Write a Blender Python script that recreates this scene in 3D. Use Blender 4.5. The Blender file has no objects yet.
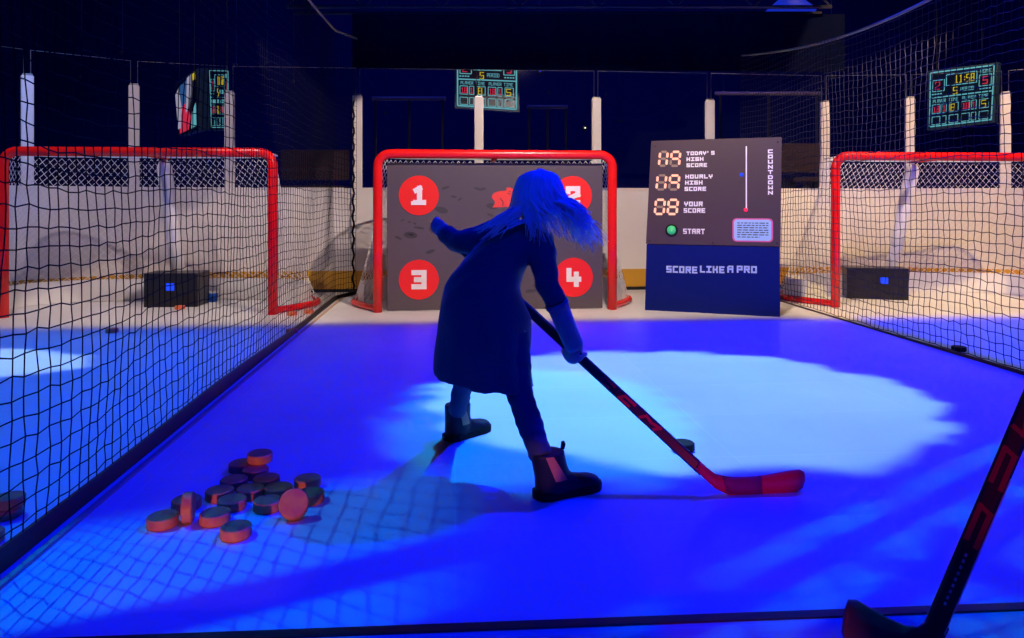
import bpy, bmesh, math, random
from mathutils import Vector, Matrix, Quaternion
random.seed(7)
S = bpy.context.scene
COL = S.collection
PI = math.pi
F = 714.0            # focal length in pixels of a 1024-pixel-wide frame
CX, HY, H = 512.0, 203.0, 0.84   # principal column, horizon row, eye height

# ------------------------------------------------------------------ camera
cd = bpy.data.cameras.new('camera')
cam = bpy.data.objects.new('camera', cd); COL.objects.link(cam)
cam.location = (0, 0, H); cam.rotation_euler = (PI/2, 0, 0)
cd.sensor_width = 36.0; cd.lens = F/1024*36.0
cd.shift_y = -(319-HY)/1024
cd.clip_start = 0.05; cd.clip_end = 60
S.camera = cam
S.view_settings.view_transform = 'Standard'; S.view_settings.look = 'None'
S.view_settings.gamma = 1.0; S.view_settings.exposure = 0.0
S.view_settings.use_curve_mapping = False
# ------------------------------------------------------------------ world
W = bpy.data.worlds.new('world'); S.world = W; W.use_nodes = True
W.node_tree.nodes['Background'].inputs[0].default_value = (0.02, 0.06, 1, 1)
W.node_tree.nodes['Background'].inputs[1].default_value = 0.004

TA = 57.0/F                       # the lane runs to the vanishing point at column 455
LA = math.atan(TA); ca, sa = math.cos(LA), math.sin(LA)
def P(px, py, d): return Vector(((px-CX)/F*d, d, H-(py-HY)/F*d))
def G(px, py, z=0.0):
    d = F*(H-z)/(py-HY); return Vector(((px-CX)/F*d, d, z))
def L(u, v, z=0.0): return Vector((u*ca-v*sa, u*sa+v*ca, z))

# ------------------------------------------------------------------ lamps
class NT:
    """small helper to write node maths"""
    def __init__(s, t): s.t = t; s.n = t.nodes; s.l = t.links
    def link(s, v, sock):
        if isinstance(v, (int, float)): sock.default_value = v
        elif isinstance(v, tuple): sock.default_value = v
        else: s.l.new(v, sock)
    def m(s, op, a, b=0.0, c=0.0, clamp=False):
        n = s.n.new('ShaderNodeMath'); n.operation = op; n.use_clamp = clamp
        s.link(a, n.inputs[0]); s.link(b, n.inputs[1]); s.link(c, n.inputs[2]); return n.outputs[0]
    def ss(s, v, lo, hi):
        n = s.n.new('ShaderNodeMapRange'); n.interpolation_type = 'SMOOTHSTEP'
        s.link(v, n.inputs[0]); n.inputs[1].default_value = lo; n.inputs[2].default_value = hi
        n.inputs[3].default_value = 0; n.inputs[4].default_value = 1; return n.outputs[0]
    def noise(s, x, y, scale, detail=3.0):
        c = s.n.new('ShaderNodeCombineXYZ'); s.link(x, c.inputs[0]); s.link(y, c.inputs[1])
        n = s.n.new('ShaderNodeTexNoise'); n.inputs['Scale'].default_value = scale; n.inputs['Detail'].default_value = detail
        s.l.new(c.outputs[0], n.inputs['Vector']); return n.outputs['Fac']

def gobo(name, loc, energy, color, shape, radius=0.03, size=165):
    """stage projector hung pointing straight down; shape(nt, x, y) is its gobo as seen on the floor"""
    ld = bpy.data.lights.new(name, 'SPOT'); ld.energy = energy; ld.color = color
    ld.spot_size = math.radians(size); ld.spot_blend = 0.05; ld.shadow_soft_size = radius
    o = bpy.data.objects.new(name, ld); COL.objects.link(o); o.location = loc
    ld.use_nodes = True; nt = NT(ld.node_tree)
    em = next(n for n in nt.n if n.type == 'EMISSION')
    g = nt.n.new('ShaderNodeNewGeometry'); sp = nt.n.new('ShaderNodeSeparateXYZ')
    nt.l.new(g.outputs['Incoming'], sp.inputs[0])
    hx = nt.m('SUBTRACT', loc[0], nt.m('MULTIPLY', nt.m('DIVIDE', sp.outputs[0], sp.outputs[2]), loc[2]))
    hy = nt.m('SUBTRACT', loc[1], nt.m('MULTIPLY', nt.m('DIVIDE', sp.outputs[1], sp.outputs[2]), loc[2]))
    nt.link(shape(nt, hx, hy), em.inputs['Strength'])
    return o
def area(name, loc, target, energy, color, sx, sy=None, spread=180):
    ld = bpy.data.lights.new(name, 'AREA'); ld.energy = energy; ld.color = color
    ld.shape = 'RECTANGLE'; ld.size = sx; ld.size_y = sy or sx; ld.spread = math.radians(spread)
    o = bpy.data.objects.new(name, ld); COL.objects.link(o); o.location = loc
    o.rotation_euler = (Vector(target)-Vector(loc)).to_track_quat('-Z', 'Y').to_euler(); return o

BLUE = (0.0, 0.004, 1.0); CYAN = (0.05, 0.33, 1.0)
def across(nt, x, y):             # distance along the lane
    return nt.m('SUBTRACT', nt.m('MULTIPLY', y, ca), nt.m('MULTIPLY', x, sa))
def lane_blue(nt, x, y):
    v = across(nt, x, y)
    w = nt.m('MULTIPLY', nt.m('SUBTRACT', nt.noise(x, y, 0.8), 0.5), 0.3)
    far = nt.m('SUBTRACT', 1.0, nt.ss(nt.m('ADD', v, w), 4.75, 5.2))
    near = nt.m('ADD', 0.45, nt.m('MULTIPLY', nt.ss(v, 1.34, 1.44), 0.55))
    return nt.m('MULTIPLY', far, near)
gobo('blue_projector', (2.3, 4.1, 4.5), 1600, BLUE, lane_blue, 0.04)
def pool(cx, cy, rx, ry, k=1.0, lo=0.86, hi=1.0, amp=0.30):
    def f(nt, x, y):
        n1 = nt.m('MULTIPLY', nt.m('SUBTRACT', nt.noise(x, nt.m('MULTIPLY', y, 2.2), 3.0, 7.0), 0.5), amp)
        ex = nt.m('DIVIDE', nt.m('SUBTRACT', x, cx), rx); ey = nt.m('DIVIDE', nt.m('SUBTRACT', y, cy), ry)
        r = nt.m('SQRT', nt.m('ADD', nt.m('MULTIPLY', ex, ex), nt.m('MULTIPLY', ey, ey)))
        e = nt.m('SUBTRACT', 1.0, nt.ss(nt.m('ADD', r, n1), lo, hi))
        return nt.m('MULTIPLY', e, k)
    return f
gobo('white_projector', (1.3, 5.0, 4.4), 900, (0.32, 0.76, 0.9), pool(0.72, 3.14, 1.12, 0.96, 1.0, 0.90, 1.0, 0.34))
gobo('cyan_projector', (1.0, 4.8, 4.4), 900, (0.0, 0.34, 1.0), pool(0.10, 2.84, 0.66, 0.86, 1.0, 0.75, 1.0, 0.6))
def left_lane(nt, x, y):
    v = across(nt, x, y); u = nt.m('ADD', nt.m('MULTIPLY', x, ca), nt.m('MULTIPLY', y, sa))
    a = nt.m('SUBTRACT', 1.0, nt.ss(v, 4.6, 5.3)); b = nt.m('SUBTRACT', 1.0, nt.ss(u, -1.15, -1.0))
    a = nt.m('MAXIMUM', a, nt.m('SUBTRACT', 1.0, nt.ss(u, -4.1, -3.5)))
    return nt.m('MULTIPLY', a, b)
gobo('left_lane_projector', (-3.0, 3.6, 4.4), 500, (0.0, 0.22, 1.0), left_lane)
gobo('left_lane_white_projector', (-3.2, 4.0, 4.4), 700, (0.45, 0.75, 1.0), pool(-3.1, 3.72, 0.95, 0.42))
def right_lane(nt, x, y):
    v = across(nt, x, y); u = nt.m('ADD', nt.m('MULTIPLY', x, ca), nt.m('MULTIPLY', y, sa))
    a = nt.m('SUBTRACT', 1.0, nt.ss(v, 4.5, 5.2)); b = nt.ss(u, 2.75, 2.85)
    return nt.m('MULTIPLY', a, b)
gobo('right_lane_projector', (4.2, 3.6, 4.4), 350, (0.02, 0.25, 1.0), right_lane)
def beyond(v0, u0, u1):
    def f(nt, x, y):
        v = across(nt, x, y); u = nt.m('ADD', nt.m('MULTIPLY', x, ca), nt.m('MULTIPLY', y, sa))
        w = nt.m('MULTIPLY', nt.m('SUBTRACT', nt.noise(x, y, 1.0), 0.5), 0.2)
        a = nt.ss(nt.m('ADD', v, w), v0, v0+0.35)
        return nt.m('MULTIPLY', a, nt.m('MULTIPLY', nt.ss(u, u0-0.3, u0), nt.m('SUBTRACT', 1.0, nt.ss(u, u1, u1+0.3))))
    return f
gobo('centre_goal_lamp', (0.6, 3.0, 3.0), 580, (1.0, 0.76, 0.64), beyond(4.92, -3.4, 5.5))
gobo('left_goal_lamp', (-2.6, 3.2, 4.2), 280, (1.0, 0.80, 0.80), beyond(4.85, -7, -1.0))
gobo('right_goal_lamp', (4.2, 3.6, 4.2), 1000, (1.0, 0.66, 0.27), beyond(4.75, 2.7, 9))
# light spilling from the left stand through the lane net, over the near floor
def spill(nt, x, y):
    v = across(nt, x, y)
    s = nt.m('ADD', nt.m('MULTIPLY', x, -0.42), v)
    b1 = nt.m('MULTIPLY', nt.ss(s, 1.50, 1.56), nt.m('SUBTRACT', 1.0, nt.ss(s, 1.68, 1.74)))
    b2 = nt.m('MULTIPLY', nt.ss(s, 1.84, 1.92), nt.m('SUBTRACT', 1.0, nt.ss(s, 2.25, 2.5)))
    e = nt.m('SUBTRACT', 1.0, nt.ss(x, -0.35, 0.0))
    return nt.m('MULTIPLY', nt.m('ADD', b1, b2), e)
gobo('left_spill_projector', (-2.8, 2.6, 3.0), 420, (0.0, 0.24, 1.0), spill, 0.01)
def spill_right(nt, x, y):
    v = across(nt, x, y)
    s = nt.m('ADD', nt.m('MULTIPLY', x, -0.62), v)
    b1 = nt.m('MULTIPLY', nt.ss(s, 1.20, 1.24), nt.m('SUBTRACT', 1.0, nt.ss(s, 1.28, 1.34)))
    b2 = nt.m('MULTIPLY', nt.ss(s, 0.98, 1.02), nt.m('SUBTRACT', 1.0, nt.ss(s, 1.10, 1.14)))
    b3 = nt.m('MULTIPLY', nt.ss(s, 0.60, 0.70), nt.m('SUBTRACT', 1.0, nt.ss(s, 0.86, 0.92)))
    n = nt.ss(nt.noise(x, y, 4.0), 0.38, 0.6)
    e = nt.m('MULTIPLY', nt.ss(x, 0.1, 0.35), nt.m('SUBTRACT', 1.0, nt.ss(v, 2.3, 2.6)))
    return nt.m('MULTIPLY', nt.m('MULTIPLY', nt.m('ADD', b1, nt.m('ADD', b2, b3)), e), n)
gobo('right_spill_projector', (4.2, 2.6, 3.2), 480, (0.0, 0.25, 1.0), spill_right, 0.01)
def spot(name, loc, target, energy, color, deg, radius=0.04, blend=0.5):
    ld = bpy.data.lights.new(name, 'SPOT'); ld.energy = energy; ld.color = color
    ld.spot_size = math.radians(deg); ld.spot_blend = blend; ld.shadow_soft_size = radius
    o = bpy.data.objects.new(name, ld); COL.objects.link(o); o.location = loc
    o.rotation_euler = (Vector(target)-Vector(loc)).to_track_quat('-Z', 'Y').to_euler(); return o
spot('blue_front_wash', (0.7, 0.2, 3.7), (0, 2.2, 0.7), 290, (0.0, 0.012, 1.0), 46, 0.08)
spot('added_puck_fill', (-0.78, 0.05, 0.055), (-0.68, 1.9, 0.06), 46, (1.0, 0.42, 0.05), 21, 0.02, 0.6)  # unseen low lamp, added to bring out the pucks' orange sides
spot('added_edge_puck_fill', (-1.25, 0.9, 0.12), (-1.36, 1.85, 0.06), 1.5, (1.0, 0.3, 0.06), 22, 0.02, 0.7)  # added out of view for the pucks at the left edge
spot('added_boot_fill', (0.0, 0.6, 0.13), (0.075, 2.0, 0.10), 22, (1.0, 0.36, 0.14), 6, 0.02, 0.5)  # added unseen, to warm the boot's elastic panel
spot('added_stick_fill', (0.25, 0.1, 0.06), (0.56, 2.1, 0.12), 27, (1.0, 0.05, 0.12), 18, 0.02, 0.4)  # unseen, added to redden the held stick's blade and letters
spot('added_near_stick_fill', (0.55, 0.1, 0.5), (0.88, 1.2, 0.55), 2.6, (1.0, 0.04, 0.16), 34, 0.02, 0.6)  # another added lamp, for the red letters on the near stick
area('hall_wash', (0, 9.0, 4.6), (0, 14, 2.0), 260, (0.02, 0.06, 1.0), 12, 0.4)  # unseen wash added to light the far wall blue
spot('right_net_lamp', (1.6, 2.2, 3.6), (2.6, 4.3, 2.2), 240, (0.0, 0.02, 1.0), 42, 0.03)

# ------------------------------------------------------------------ materials
def mat(name, col, rough=0.5, metal=0.0, emis=None, estr=1.0, spec=0.5, noise=None, bump=None, sheen=0.0):
    m = bpy.data.materials.new(name); m.use_nodes = True; t = m.node_tree
    b = t.nodes['Principled BSDF']
    b.inputs['Base Color'].default_value = (*col, 1); b.inputs['Roughness'].default_value = rough
    b.inputs['Metallic'].default_value = metal; b.inputs['Specular IOR Level'].default_value = spec
    if sheen: b.inputs['Sheen Weight'].default_value = sheen
    if emis: b.inputs['Emission Color'].default_value = (*emis, 1); b.inputs['Emission Strength'].default_value = estr
    if noise:
        sc, col2 = noise
        tc = t.nodes.new('ShaderNodeTexCoord'); n = t.nodes.new('ShaderNodeTexNoise'); n.inputs['Scale'].default_value = sc
        n.inputs['Detail'].default_value = 4; t.links.new(tc.outputs['Object'], n.inputs['Vector'])
        r = t.nodes.new('ShaderNodeValToRGB'); r.color_ramp.elements[0].position = 0.35; r.color_ramp.elements[1].position = 0.65
        r.color_ramp.elements[0].color = (*col, 1); r.color_ramp.elements[1].color = (*col2, 1)
        t.links.new(n.outputs['Fac'], r.inputs[0]); t.links.new(r.outputs[0], b.inputs['Base Color'])
    if bump:
        sc, st = bump
        tc = t.nodes.new('ShaderNodeTexCoord'); n = t.nodes.new('ShaderNodeTexNoise'); n.inputs['Scale'].default_value = sc
        t.links.new(tc.outputs['Object'], n.inputs['Vector'])
        bp = t.nodes.new('ShaderNodeBump'); bp.inputs['Strength'].default_value = st; bp.inputs['Distance'].default_value = 0.004
        t.links.new(n.outputs['Fac'], bp.inputs['Height']); t.links.new(bp.outputs[0], b.inputs['Normal'])
    return m
M = {}
M['red'] = mat('red_enamel', (0.85, 0.012, 0.012), 0.25)
M['white_net'] = mat('white_net', (0.85, 0.83, 0.8), 0.7)
M['white_pad'] = mat('white_padding', (0.8, 0.8, 0.8), 0.6)
M['black_net'] = mat('black_cord', (0.003, 0.004, 0.012), 0.8, spec=0.08)
M['rope'] = mat('pale_rope', (0.45, 0.36, 0.2), 0.6)
M['black'] = mat('black_plastic', (0.008, 0.008, 0.01), 0.4)
M['board'] = mat('white_dasher_board', (0.78, 0.75, 0.72), 0.45, noise=(1.5, (0.72, 0.69, 0.67)))
M['yellow'] = mat('yellow_kickplate', (0.62, 0.33, 0.03), 0.45)
M['post'] = mat('white_post', (0.72, 0.68, 0.66), 0.45)
M['metal'] = mat('grey_metal', (0.5, 0.5, 0.5), 0.35, 1.0)
M['tan'] = mat('tan_edging', (0.6, 0.4, 0.25), 0.6)
M['panel_dark'] = mat('charcoal_panel', (0.07, 0.045, 0.06), 0.38)
M['panel_blue'] = mat('navy_panel', (0.002, 0.009, 0.16), 0.6, spec=0.12)
M['target'] = mat('charcoal_target', (0.092, 0.074, 0.092), 0.4)
M['scuff'] = mat('scuff', (0.048, 0.040, 0.05), 0.6)
M['sign_red'] = mat('sign_red', (0.9, 0.015, 0.012), 0.45)
M['sign_white'] = mat('sign_white', (0.85, 0.83, 0.8), 0.5)
M['sign_pink'] = mat('sign_coral', (0.85, 0.05, 0.04), 0.5)
M['led_on'] = mat('led_lit', (0.3, 0.05, 0.03), 0.4, emis=(1.0, 0.52, 0.36), estr=1.25)
M['led_off'] = mat('led_unlit', (0.34, 0.25, 0.17), 0.5)
M['red_led'] = mat('red_led', (0.5, 0, 0.02), 0.4, emis=(1.0, 0.02, 0.08), estr=1.5)
M['blue_led_and_glint'] = mat('blue_led_and_glint', (0, 0.02, 0.5), 0.4, emis=(0.01, 0.06, 1.0), estr=1.0)  # sensor box light, and the panel's blue reflection put in as emission
M['green'] = mat('green_button', (0.05, 0.5, 0.2), 0.3, emis=(0.03, 0.40, 0.13), estr=0.35)
M['card'] = mat('pale_blue_card', (0.36, 0.58, 0.95), 0.5)
M['pink'] = mat('pink_border', (0.75, 0.12, 0.35), 0.5)
M['ink'] = mat('ink', (0.02, 0.02, 0.05), 0.6)
M['lettering'] = mat('pale_lettering', (0.88, 0.85, 0.9), 0.5)
M['lettering_blue'] = mat('pale_blue_lettering', (0.4, 0.52, 0.95), 0.5)
M['screen'] = mat('dark_screen', (0.004, 0.012, 0.03), 0.3)
M['scr_cyan'] = mat('screen_cyan', (0, 0, 0), 0.5, emis=(0.16, 0.55, 0.62), estr=0.75)
M['scr_red'] = mat('screen_red', (0, 0, 0), 0.5, emis=(0.75, 0.03, 0.08), estr=0.8)
M['scr_yellow'] = mat('screen_yellow', (0, 0, 0), 0.5, emis=(0.75, 0.55, 0.02), estr=0.8)
M['scr_blue'] = mat('screen_blue', (0, 0, 0), 0.5, emis=(0.03, 0.10, 0.28), estr=0.8)
M['scr_white'] = mat('screen_white', (0, 0, 0), 0.5, emis=(0.5, 0.45, 0.6), estr=0.7)
M['scr_casing'] = mat('screen_casing', (0.02, 0.05, 0.1), 0.5)
M['hall'] = mat('dark_hall', (0.003, 0.007, 0.05), 0.9, spec=0.05)
M['hall_net'] = mat('dark_drape', (0.003, 0.005, 0.03), 0.95, spec=0.03)
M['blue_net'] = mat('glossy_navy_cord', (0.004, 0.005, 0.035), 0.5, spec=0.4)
M['truss'] = mat('truss_paint', (0.03, 0.03, 0.05), 0.4)
M['seat_red'] = mat('maroon_bench', (0.03, 0.007, 0.018), 0.7)
M['rail'] = mat('dull_rail', (0.14, 0.10, 0.12), 0.5)
M['lamp'] = mat('warm_lamp_lens', (0, 0, 0), 0.5, emis=(1.0, 0.85, 0.65), estr=1.6)
M['lamp_blue'] = mat('blue_lamp_lens', (0, 0, 0), 0.5, emis=(0.03, 0.06, 0.9), estr=0.9)
M['cone_glow'] = mat('blue_ceiling_glow', (0.0, 0.0, 0.02), 0.6, emis=(0.006, 0.02, 0.42), estr=1.0)  # blue light on the ceiling, put in as emission
M['skin'] = mat('skin', (0.72, 0.5, 0.4), 0.5)
M['eye'] = mat('eye', (0.8, 0.8, 0.8), 0.2)
M['coat'] = mat('dark_wool_coat', (0.065, 0.065, 0.095), 0.85, bump=(90, 0.5), sheen=0.3)
M['knit'] = mat('soft_knit', (0.24, 0.25, 0.3), 0.9, bump=(140, 0.8), sheen=0.5)
M['denim'] = mat('denim', (0.04, 0.05, 0.12), 0.8, bump=(60, 0.5))
M['boot'] = mat('dark_leather', (0.016, 0.015, 0.03), 0.5, spec=0.2)
M['gusset'] = mat('tan_elastic', (0.75, 0.22, 0.10), 0.4)
M['hair'] = mat('pale_blonde_hair', (0.93, 0.92, 0.88), 0.33)
M['stick'] = mat('stick_black', (0.03, 0.028, 0.04), 0.35)
M['stick_red'] = mat('stick_red', (0.85, 0.015, 0.06), 0.4)
M['wood'] = mat('puck_orange', (0.88, 0.24, 0.055), 0.5, noise=(28, (0.76, 0.12, 0.08)))
M['rubber'] = mat('black_rubber', (0.008, 0.008, 0.010), 0.6, spec=0.15)

def floor_mat():
    m = bpy.data.materials.new('white_ice_tiles'); m.use_nodes = True; t = m.node_tree; nt = NT(t)
    b = t.nodes['Principled BSDF']; tc = t.nodes.new('ShaderNodeTexCoord')
    mp = t.nodes.new('ShaderNodeMapping'); mp.inputs['Rotation'].default_value = (0, 0, -LA)
    t.links.new(tc.outputs['Object'], mp.inputs['Vector'])
    br = t.nodes.new('ShaderNodeTexBrick'); br.offset = 0; br.inputs['Scale'].default_value = 1.0
    br.inputs['Brick Width'].default_value = 0.92; br.inputs['Row Height'].default_value = 0.46
    br.inputs['Mortar Size'].default_value = 0.0028; br.inputs['Mortar Smooth'].default_value = 0.3
    br.inputs['Color1'].default_value = (0.80, 0.80, 0.80, 1); br.inputs['Color2'].default_value = (0.77, 0.77, 0.775, 1)
    br.inputs['Mortar'].default_value = (0.86, 0.86, 0.86, 1)
    t.links.new(mp.outputs[0], br.inputs['Vector'])
    no = t.nodes.new('ShaderNodeTexNoise'); no.inputs['Scale'].default_value = 1.6; no.inputs['Detail'].default_value = 5
    t.links.new(mp.outputs[0], no.inputs['Vector'])
    mx = t.nodes.new('ShaderNodeMix'); mx.data_type = 'RGBA'; mx.blend_type = 'MULTIPLY'; mx.inputs[0].default_value = 0.35
    rp = t.nodes.new('ShaderNodeValToRGB'); rp.color_ramp.elements[0].color = (0.6, 0.6, 0.6, 1); rp.color_ramp.elements[0].position = .3; rp.color_ramp.elements[1].position = .7
    t.links.new(no.outputs['Fac'], rp.inputs[0])
    t.links.new(br.outputs['Color'], mx.inputs[6]); t.links.new(rp.outputs[0], mx.inputs[7])
    t.links.new(mx.outputs[2], b.inputs['Base Color'])
    b.inputs['Roughness'].default_value = 0.42; b.inputs['Specular IOR Level'].default_value = 0.3
    return m
M['floor'] = floor_mat()
def glass_mat():
    m = bpy.data.materials.new('clear_glass'); m.use_nodes = True; t = m.node_tree
    for n in list(t.nodes):
        if n.type == 'BSDF_PRINCIPLED': t.nodes.remove(n)
    out = next(n for n in t.nodes if n.type == 'OUTPUT_MATERIAL')
    tr = t.nodes.new('ShaderNodeBsdfTransparent'); tr.inputs[0].default_value = (0.93, 0.95, 0.97, 1)
    gl = t.nodes.new('ShaderNodeBsdfGlossy'); gl.inputs['Roughness'].default_value = 0.03
    fr = t.nodes.new('ShaderNodeFresnel'); fr.inputs[0].default_value = 1.3
    mx = t.nodes.new('ShaderNodeMixShader')
    t.links.new(fr.outputs[0], mx.inputs[0]); t.links.new(tr.outputs[0], mx.inputs[1]); t.links.new(gl.outputs[0], mx.inputs[2])
    t.links.new(mx.outputs[0], out.inputs[0]); return m
M['glass'] = glass_mat()

# ------------------------------------------------------------------ geometry helpers
def wmat(o):
    m = o.matrix_basis.copy()
    while o.parent: o = o.parent; m = o.matrix_basis @ m
    return m
class MB:
    def __init__(s): s.bm = bmesh.new()
    def box(s, c, size, rot=None, bev=0.0):
        r = bmesh.ops.create_cube(s.bm, size=1.0); vs = r['verts']
        for v in vs: v.co = Vector((v.co.x*size[0], v.co.y*size[1], v.co.z*size[2]))
        if bev:
            es = {e for v in vs for e in v.link_edges}
            rr = bmesh.ops.bevel(s.bm, geom=list(es), offset=bev, segments=2, affect='EDGES', profile=0.5)
            vs = list({v for f in rr['faces'] for v in f.verts} | {v for v in vs if v.is_valid})
        for v in vs:
            if rot: v.co = rot @ v.co
            v.co += Vector(c)
        return s
    def tube(s, pts, rad, n=8, caps=True, ellip=None):
        pts = [Vector(p) for p in pts]; k = len(pts)
        rad = list(rad) if isinstance(rad, (list, tuple)) else [rad]*k
        prev = None; rings = []
        for i, p in enumerate(pts):
            t = (pts[min(i+1, k-1)]-pts[max(i-1, 0)])
            if t.length < 1e-9: t = Vector((0, 0, 1))
            t.normalize()
            if prev is None:
                a = Vector((0, 0, 1)) if abs(t.z) < 0.9 else Vector((1, 0, 0))
                x = t.cross(a).normalized()
            else:
                x = prev-t*prev.dot(t)
                x = x.normalized() if x.length > 1e-6 else t.orthogonal().normalized()
            prev = x; y = t.cross(x)
            rings.append([s.bm.verts.new(p+(x*math.cos(2*PI*j/n)+y*math.sin(2*PI*j/n))*rad[i]) for j in range(n)])
        for a, b in zip(rings, rings[1:]):
            for j in range(n): s.bm.faces.new((a[j], a[(j+1) % n], b[(j+1) % n], b[j]))
        if caps and n > 2:
            s.bm.faces.new(list(reversed(rings[0]))); s.bm.faces.new(rings[-1])
        return s
    def loft(s, rings, caps=True):
        rr = [[s.bm.verts.new(Vector(p)) for p in r] for r in rings]; n = len(rr[0])
        for a, b in zip(rr, rr[1:]):
            for j in range(n): s.bm.faces.new((a[j], a[(j+1) % n], b[(j+1) % n], b[j]))
        if caps: s.bm.faces.new(list(reversed(rr[0]))); s.bm.faces.new(rr[-1])
        return s
    def ell(s, c, r, rot=None, seg=16):
        q = bmesh.ops.create_uvsphere(s.bm, u_segments=seg, v_segments=seg//2+2, radius=1.0)
        for v in q['verts']:
            p = Vector((v.co.x*r[0], v.co.y*r[1], v.co.z*r[2])); v.co = (rot @ p if rot else p)+Vector(c)
        return s
    def lathe(s, prof, c=(0, 0, 0), n=24, rot=None):
        rings = []
        for r, z in prof:
            ring = []
            for j in range(n):
                p = Vector((r*math.cos(2*PI*j/n), r*math.sin(2*PI*j/n), z))
                ring.append((rot @ p if rot else p)+Vector(c))
            rings.append(ring)
        return s.loft(rings)
    def prism(s, pts, off):
        """flat outline (list of 3-D points) given a thickness along off"""
        a = [s.bm.verts.new(Vector(p)) for p in pts]; b = [s.bm.verts.new(Vector(p)+Vector(off)) for p in pts]; n = len(a)
        s.bm.faces.new(a); s.bm.faces.new(list(reversed(b)))
        for j in range(n): s.bm.faces.new((a[j], b[j], b[(j+1) % n], a[(j+1) % n]))
        return s
    def build(s, name, m, parent=None, smooth=False, world=False):
        bmesh.ops.recalc_face_normals(s.bm, faces=s.bm.faces)
        me = bpy.data.meshes.new(name); 
        if world and parent: s.bm.transform(wmat(parent).inverted())
        s.bm.to_mesh(me); s.bm.free()
        if smooth:
            for p in me.polygons: p.use_smooth = True
        me.materials.append(M[m] if isinstance(m, str) else m)
        o = bpy.data.objects.new(name, me); COL.objects.link(o)
        if parent: o.parent = parent
        return o
def fuse(o, voxel, smooth=4, disp=None):
    """make the overlapping pieces of a mesh one continuous skin"""
    r = o.modifiers.new('r', 'REMESH'); r.mode = 'VOXEL'; r.voxel_size = voxel; r.use_smooth_shade = True
    q = o.modifiers.new('s', 'SMOOTH'); q.factor = 0.5; q.iterations = smooth
    bpy.context.view_layer.update()
    dg = bpy.context.evaluated_depsgraph_get()
    me = bpy.data.meshes.new_from_object(o.evaluated_get(dg)); old = o.data
    mats = list(old.materials); o.modifiers.clear(); o.data = me; me.name = o.name
    if not me.materials:
        for x in mats: me.materials.append(x)
    for p in me.polygons: p.use_smooth = True
    if disp:
        for v in me.vertices: v.co += disp(v.co, v.normal)
    return o
def tag(o, label, cat, group=None, kind=None):
    o['label'] = label; o['category'] = cat
    if group: o['group'] = group
    if kind: o['kind'] = kind
    return o
def thing(name, label, cat, loc=(0, 0, 0), rz=0.0, group=None):
    o = bpy.data.objects.new(name, None); COL.objects.link(o); o.empty_display_size = 0.1
    o.location = loc; o.rotation_euler = (0, 0, rz); return tag(o, label, cat, group)
def struct(o): o['kind'] = 'structure'; return o
def spline(pts, n):
    """Catmull-Rom through pts, n samples per span"""
    pts = [Vector(p) for p in pts]; out = []
    for i in range(len(pts)-1):
        p0 = pts[max(i-1, 0)]; p1 = pts[i]; p2 = pts[i+1]; p3 = pts[min(i+2, len(pts)-1)]
        for j in range(n):
            t = j/n
            out.append(0.5*((2*p1)+(p2-p0)*t+(2*p0-5*p1+4*p2-p3)*t*t+(3*p1-p0-3*p2+p3)*t*t*t))
    out.append(pts[-1]); return out
# block lettering drawn as square-ended strokes on a 4 x 6 grid
GL = {
 'A': ['0,0 0,5 1,6 4,6 4,0', '0,3 4,3'], 'C': ['4,6 0,6 0,0 4,0'], 'D': ['0,0 0,6 3,6 4,5 4,1 3,0 0,0'], 'E': ['4,6 0,6 0,0 4,0', '0,3 3.4,3'],
 'G': ['4,6 0,6 0,0 4,0 4,3 2,3'], 'H': ['0,0 0,6', '4,0 4,6', '0,3 4,3'], 'I': ['0,6 4,6', '0,0 4,0', '2,0 2,6'], 'K': ['0,0 0,6', '4,6 3.6,3 4,0', '0,3 3.6,3'],
 'L': ['0,6 0,0 4,0'], 'M': ['0,0 0,6 2,4 4,6 4,0'], 'N': ['0,0 0,6 4,0 4,6'], 'O': ['0,0 0,6 4,6 4,0 0,0'], 'P': ['0,0 0,6 4,6 4,2.6 0,2.6'],
 'R': ['0,0 0,6 4,6 4,3 0,3', '2,3 4,0'], 'S': ['4,6 0,6 0,3 4,3 4,0 0,0'], 'T': ['0,6 4,6', '2,6 2,0'], 'U': ['0,6 0,0 4,0 4,6'], 'W': ['0,6 0,0 2,2 4,0 4,6'],
 'V': ['0,6 2,0 4,6'], 'Y': ['0,6 0,3 4,3 4,6', '2,3 2,0'], "'": ['0.5,6 0.5,4.4'], '1': ['0.8,5.2 2.2,6 2.2,0', '0.6,0 3.8,0'],
 '2': ['0,4.6 0,6 4,6 4,3.4 0,1.6 0,0 4,0'], '3': ['0,6 4,6 4,0 0,0', '1,3 4,3'], '4': ['0,6 0,2.2 4,2.2', '3,4.4 3,0'], '5': ['4,6 0,6 0,3 4,3 4,0 0,0'], '8': ['0,0 0,6 4,6 4,0 0,0', '0,3 4,3'],
 ':': ['2,4.2 2,3.8', '2,1.8 2,1.4']}
def strokes(mb, ch, org, ex, ez, w, h, sw, th, slant=0.0):
    """one letter: org lower-left corner, ex/ez the in-plane axes, sw stroke width, th thickness vector towards the viewer"""
    k = 0   # every stroke a hair prouder than the last, so no two faces coincide
    for st in GL.get(ch, []):
        pp = [tuple(map(float, q.split(','))) for q in st.split()]
        p2 = [Vector((x/4*(w-sw)+sw/2+slant*(y/6)*h, y/6*(h-sw)+sw/2)) for x, y in pp]
        for a, b in zip(p2, p2[1:]):
            d = (b-a).normalized(); nrm = Vector((-d.y, d.x))*sw/2; a2 = a-d*sw/2; b2 = b+d*sw/2
            q = [a2-nrm, b2-nrm, b2+nrm, a2+nrm]
            mb.prism([Vector(org)+ex*c.x+ez*c.y for c in q], th*(1+0.12*k)); k += 1
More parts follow.
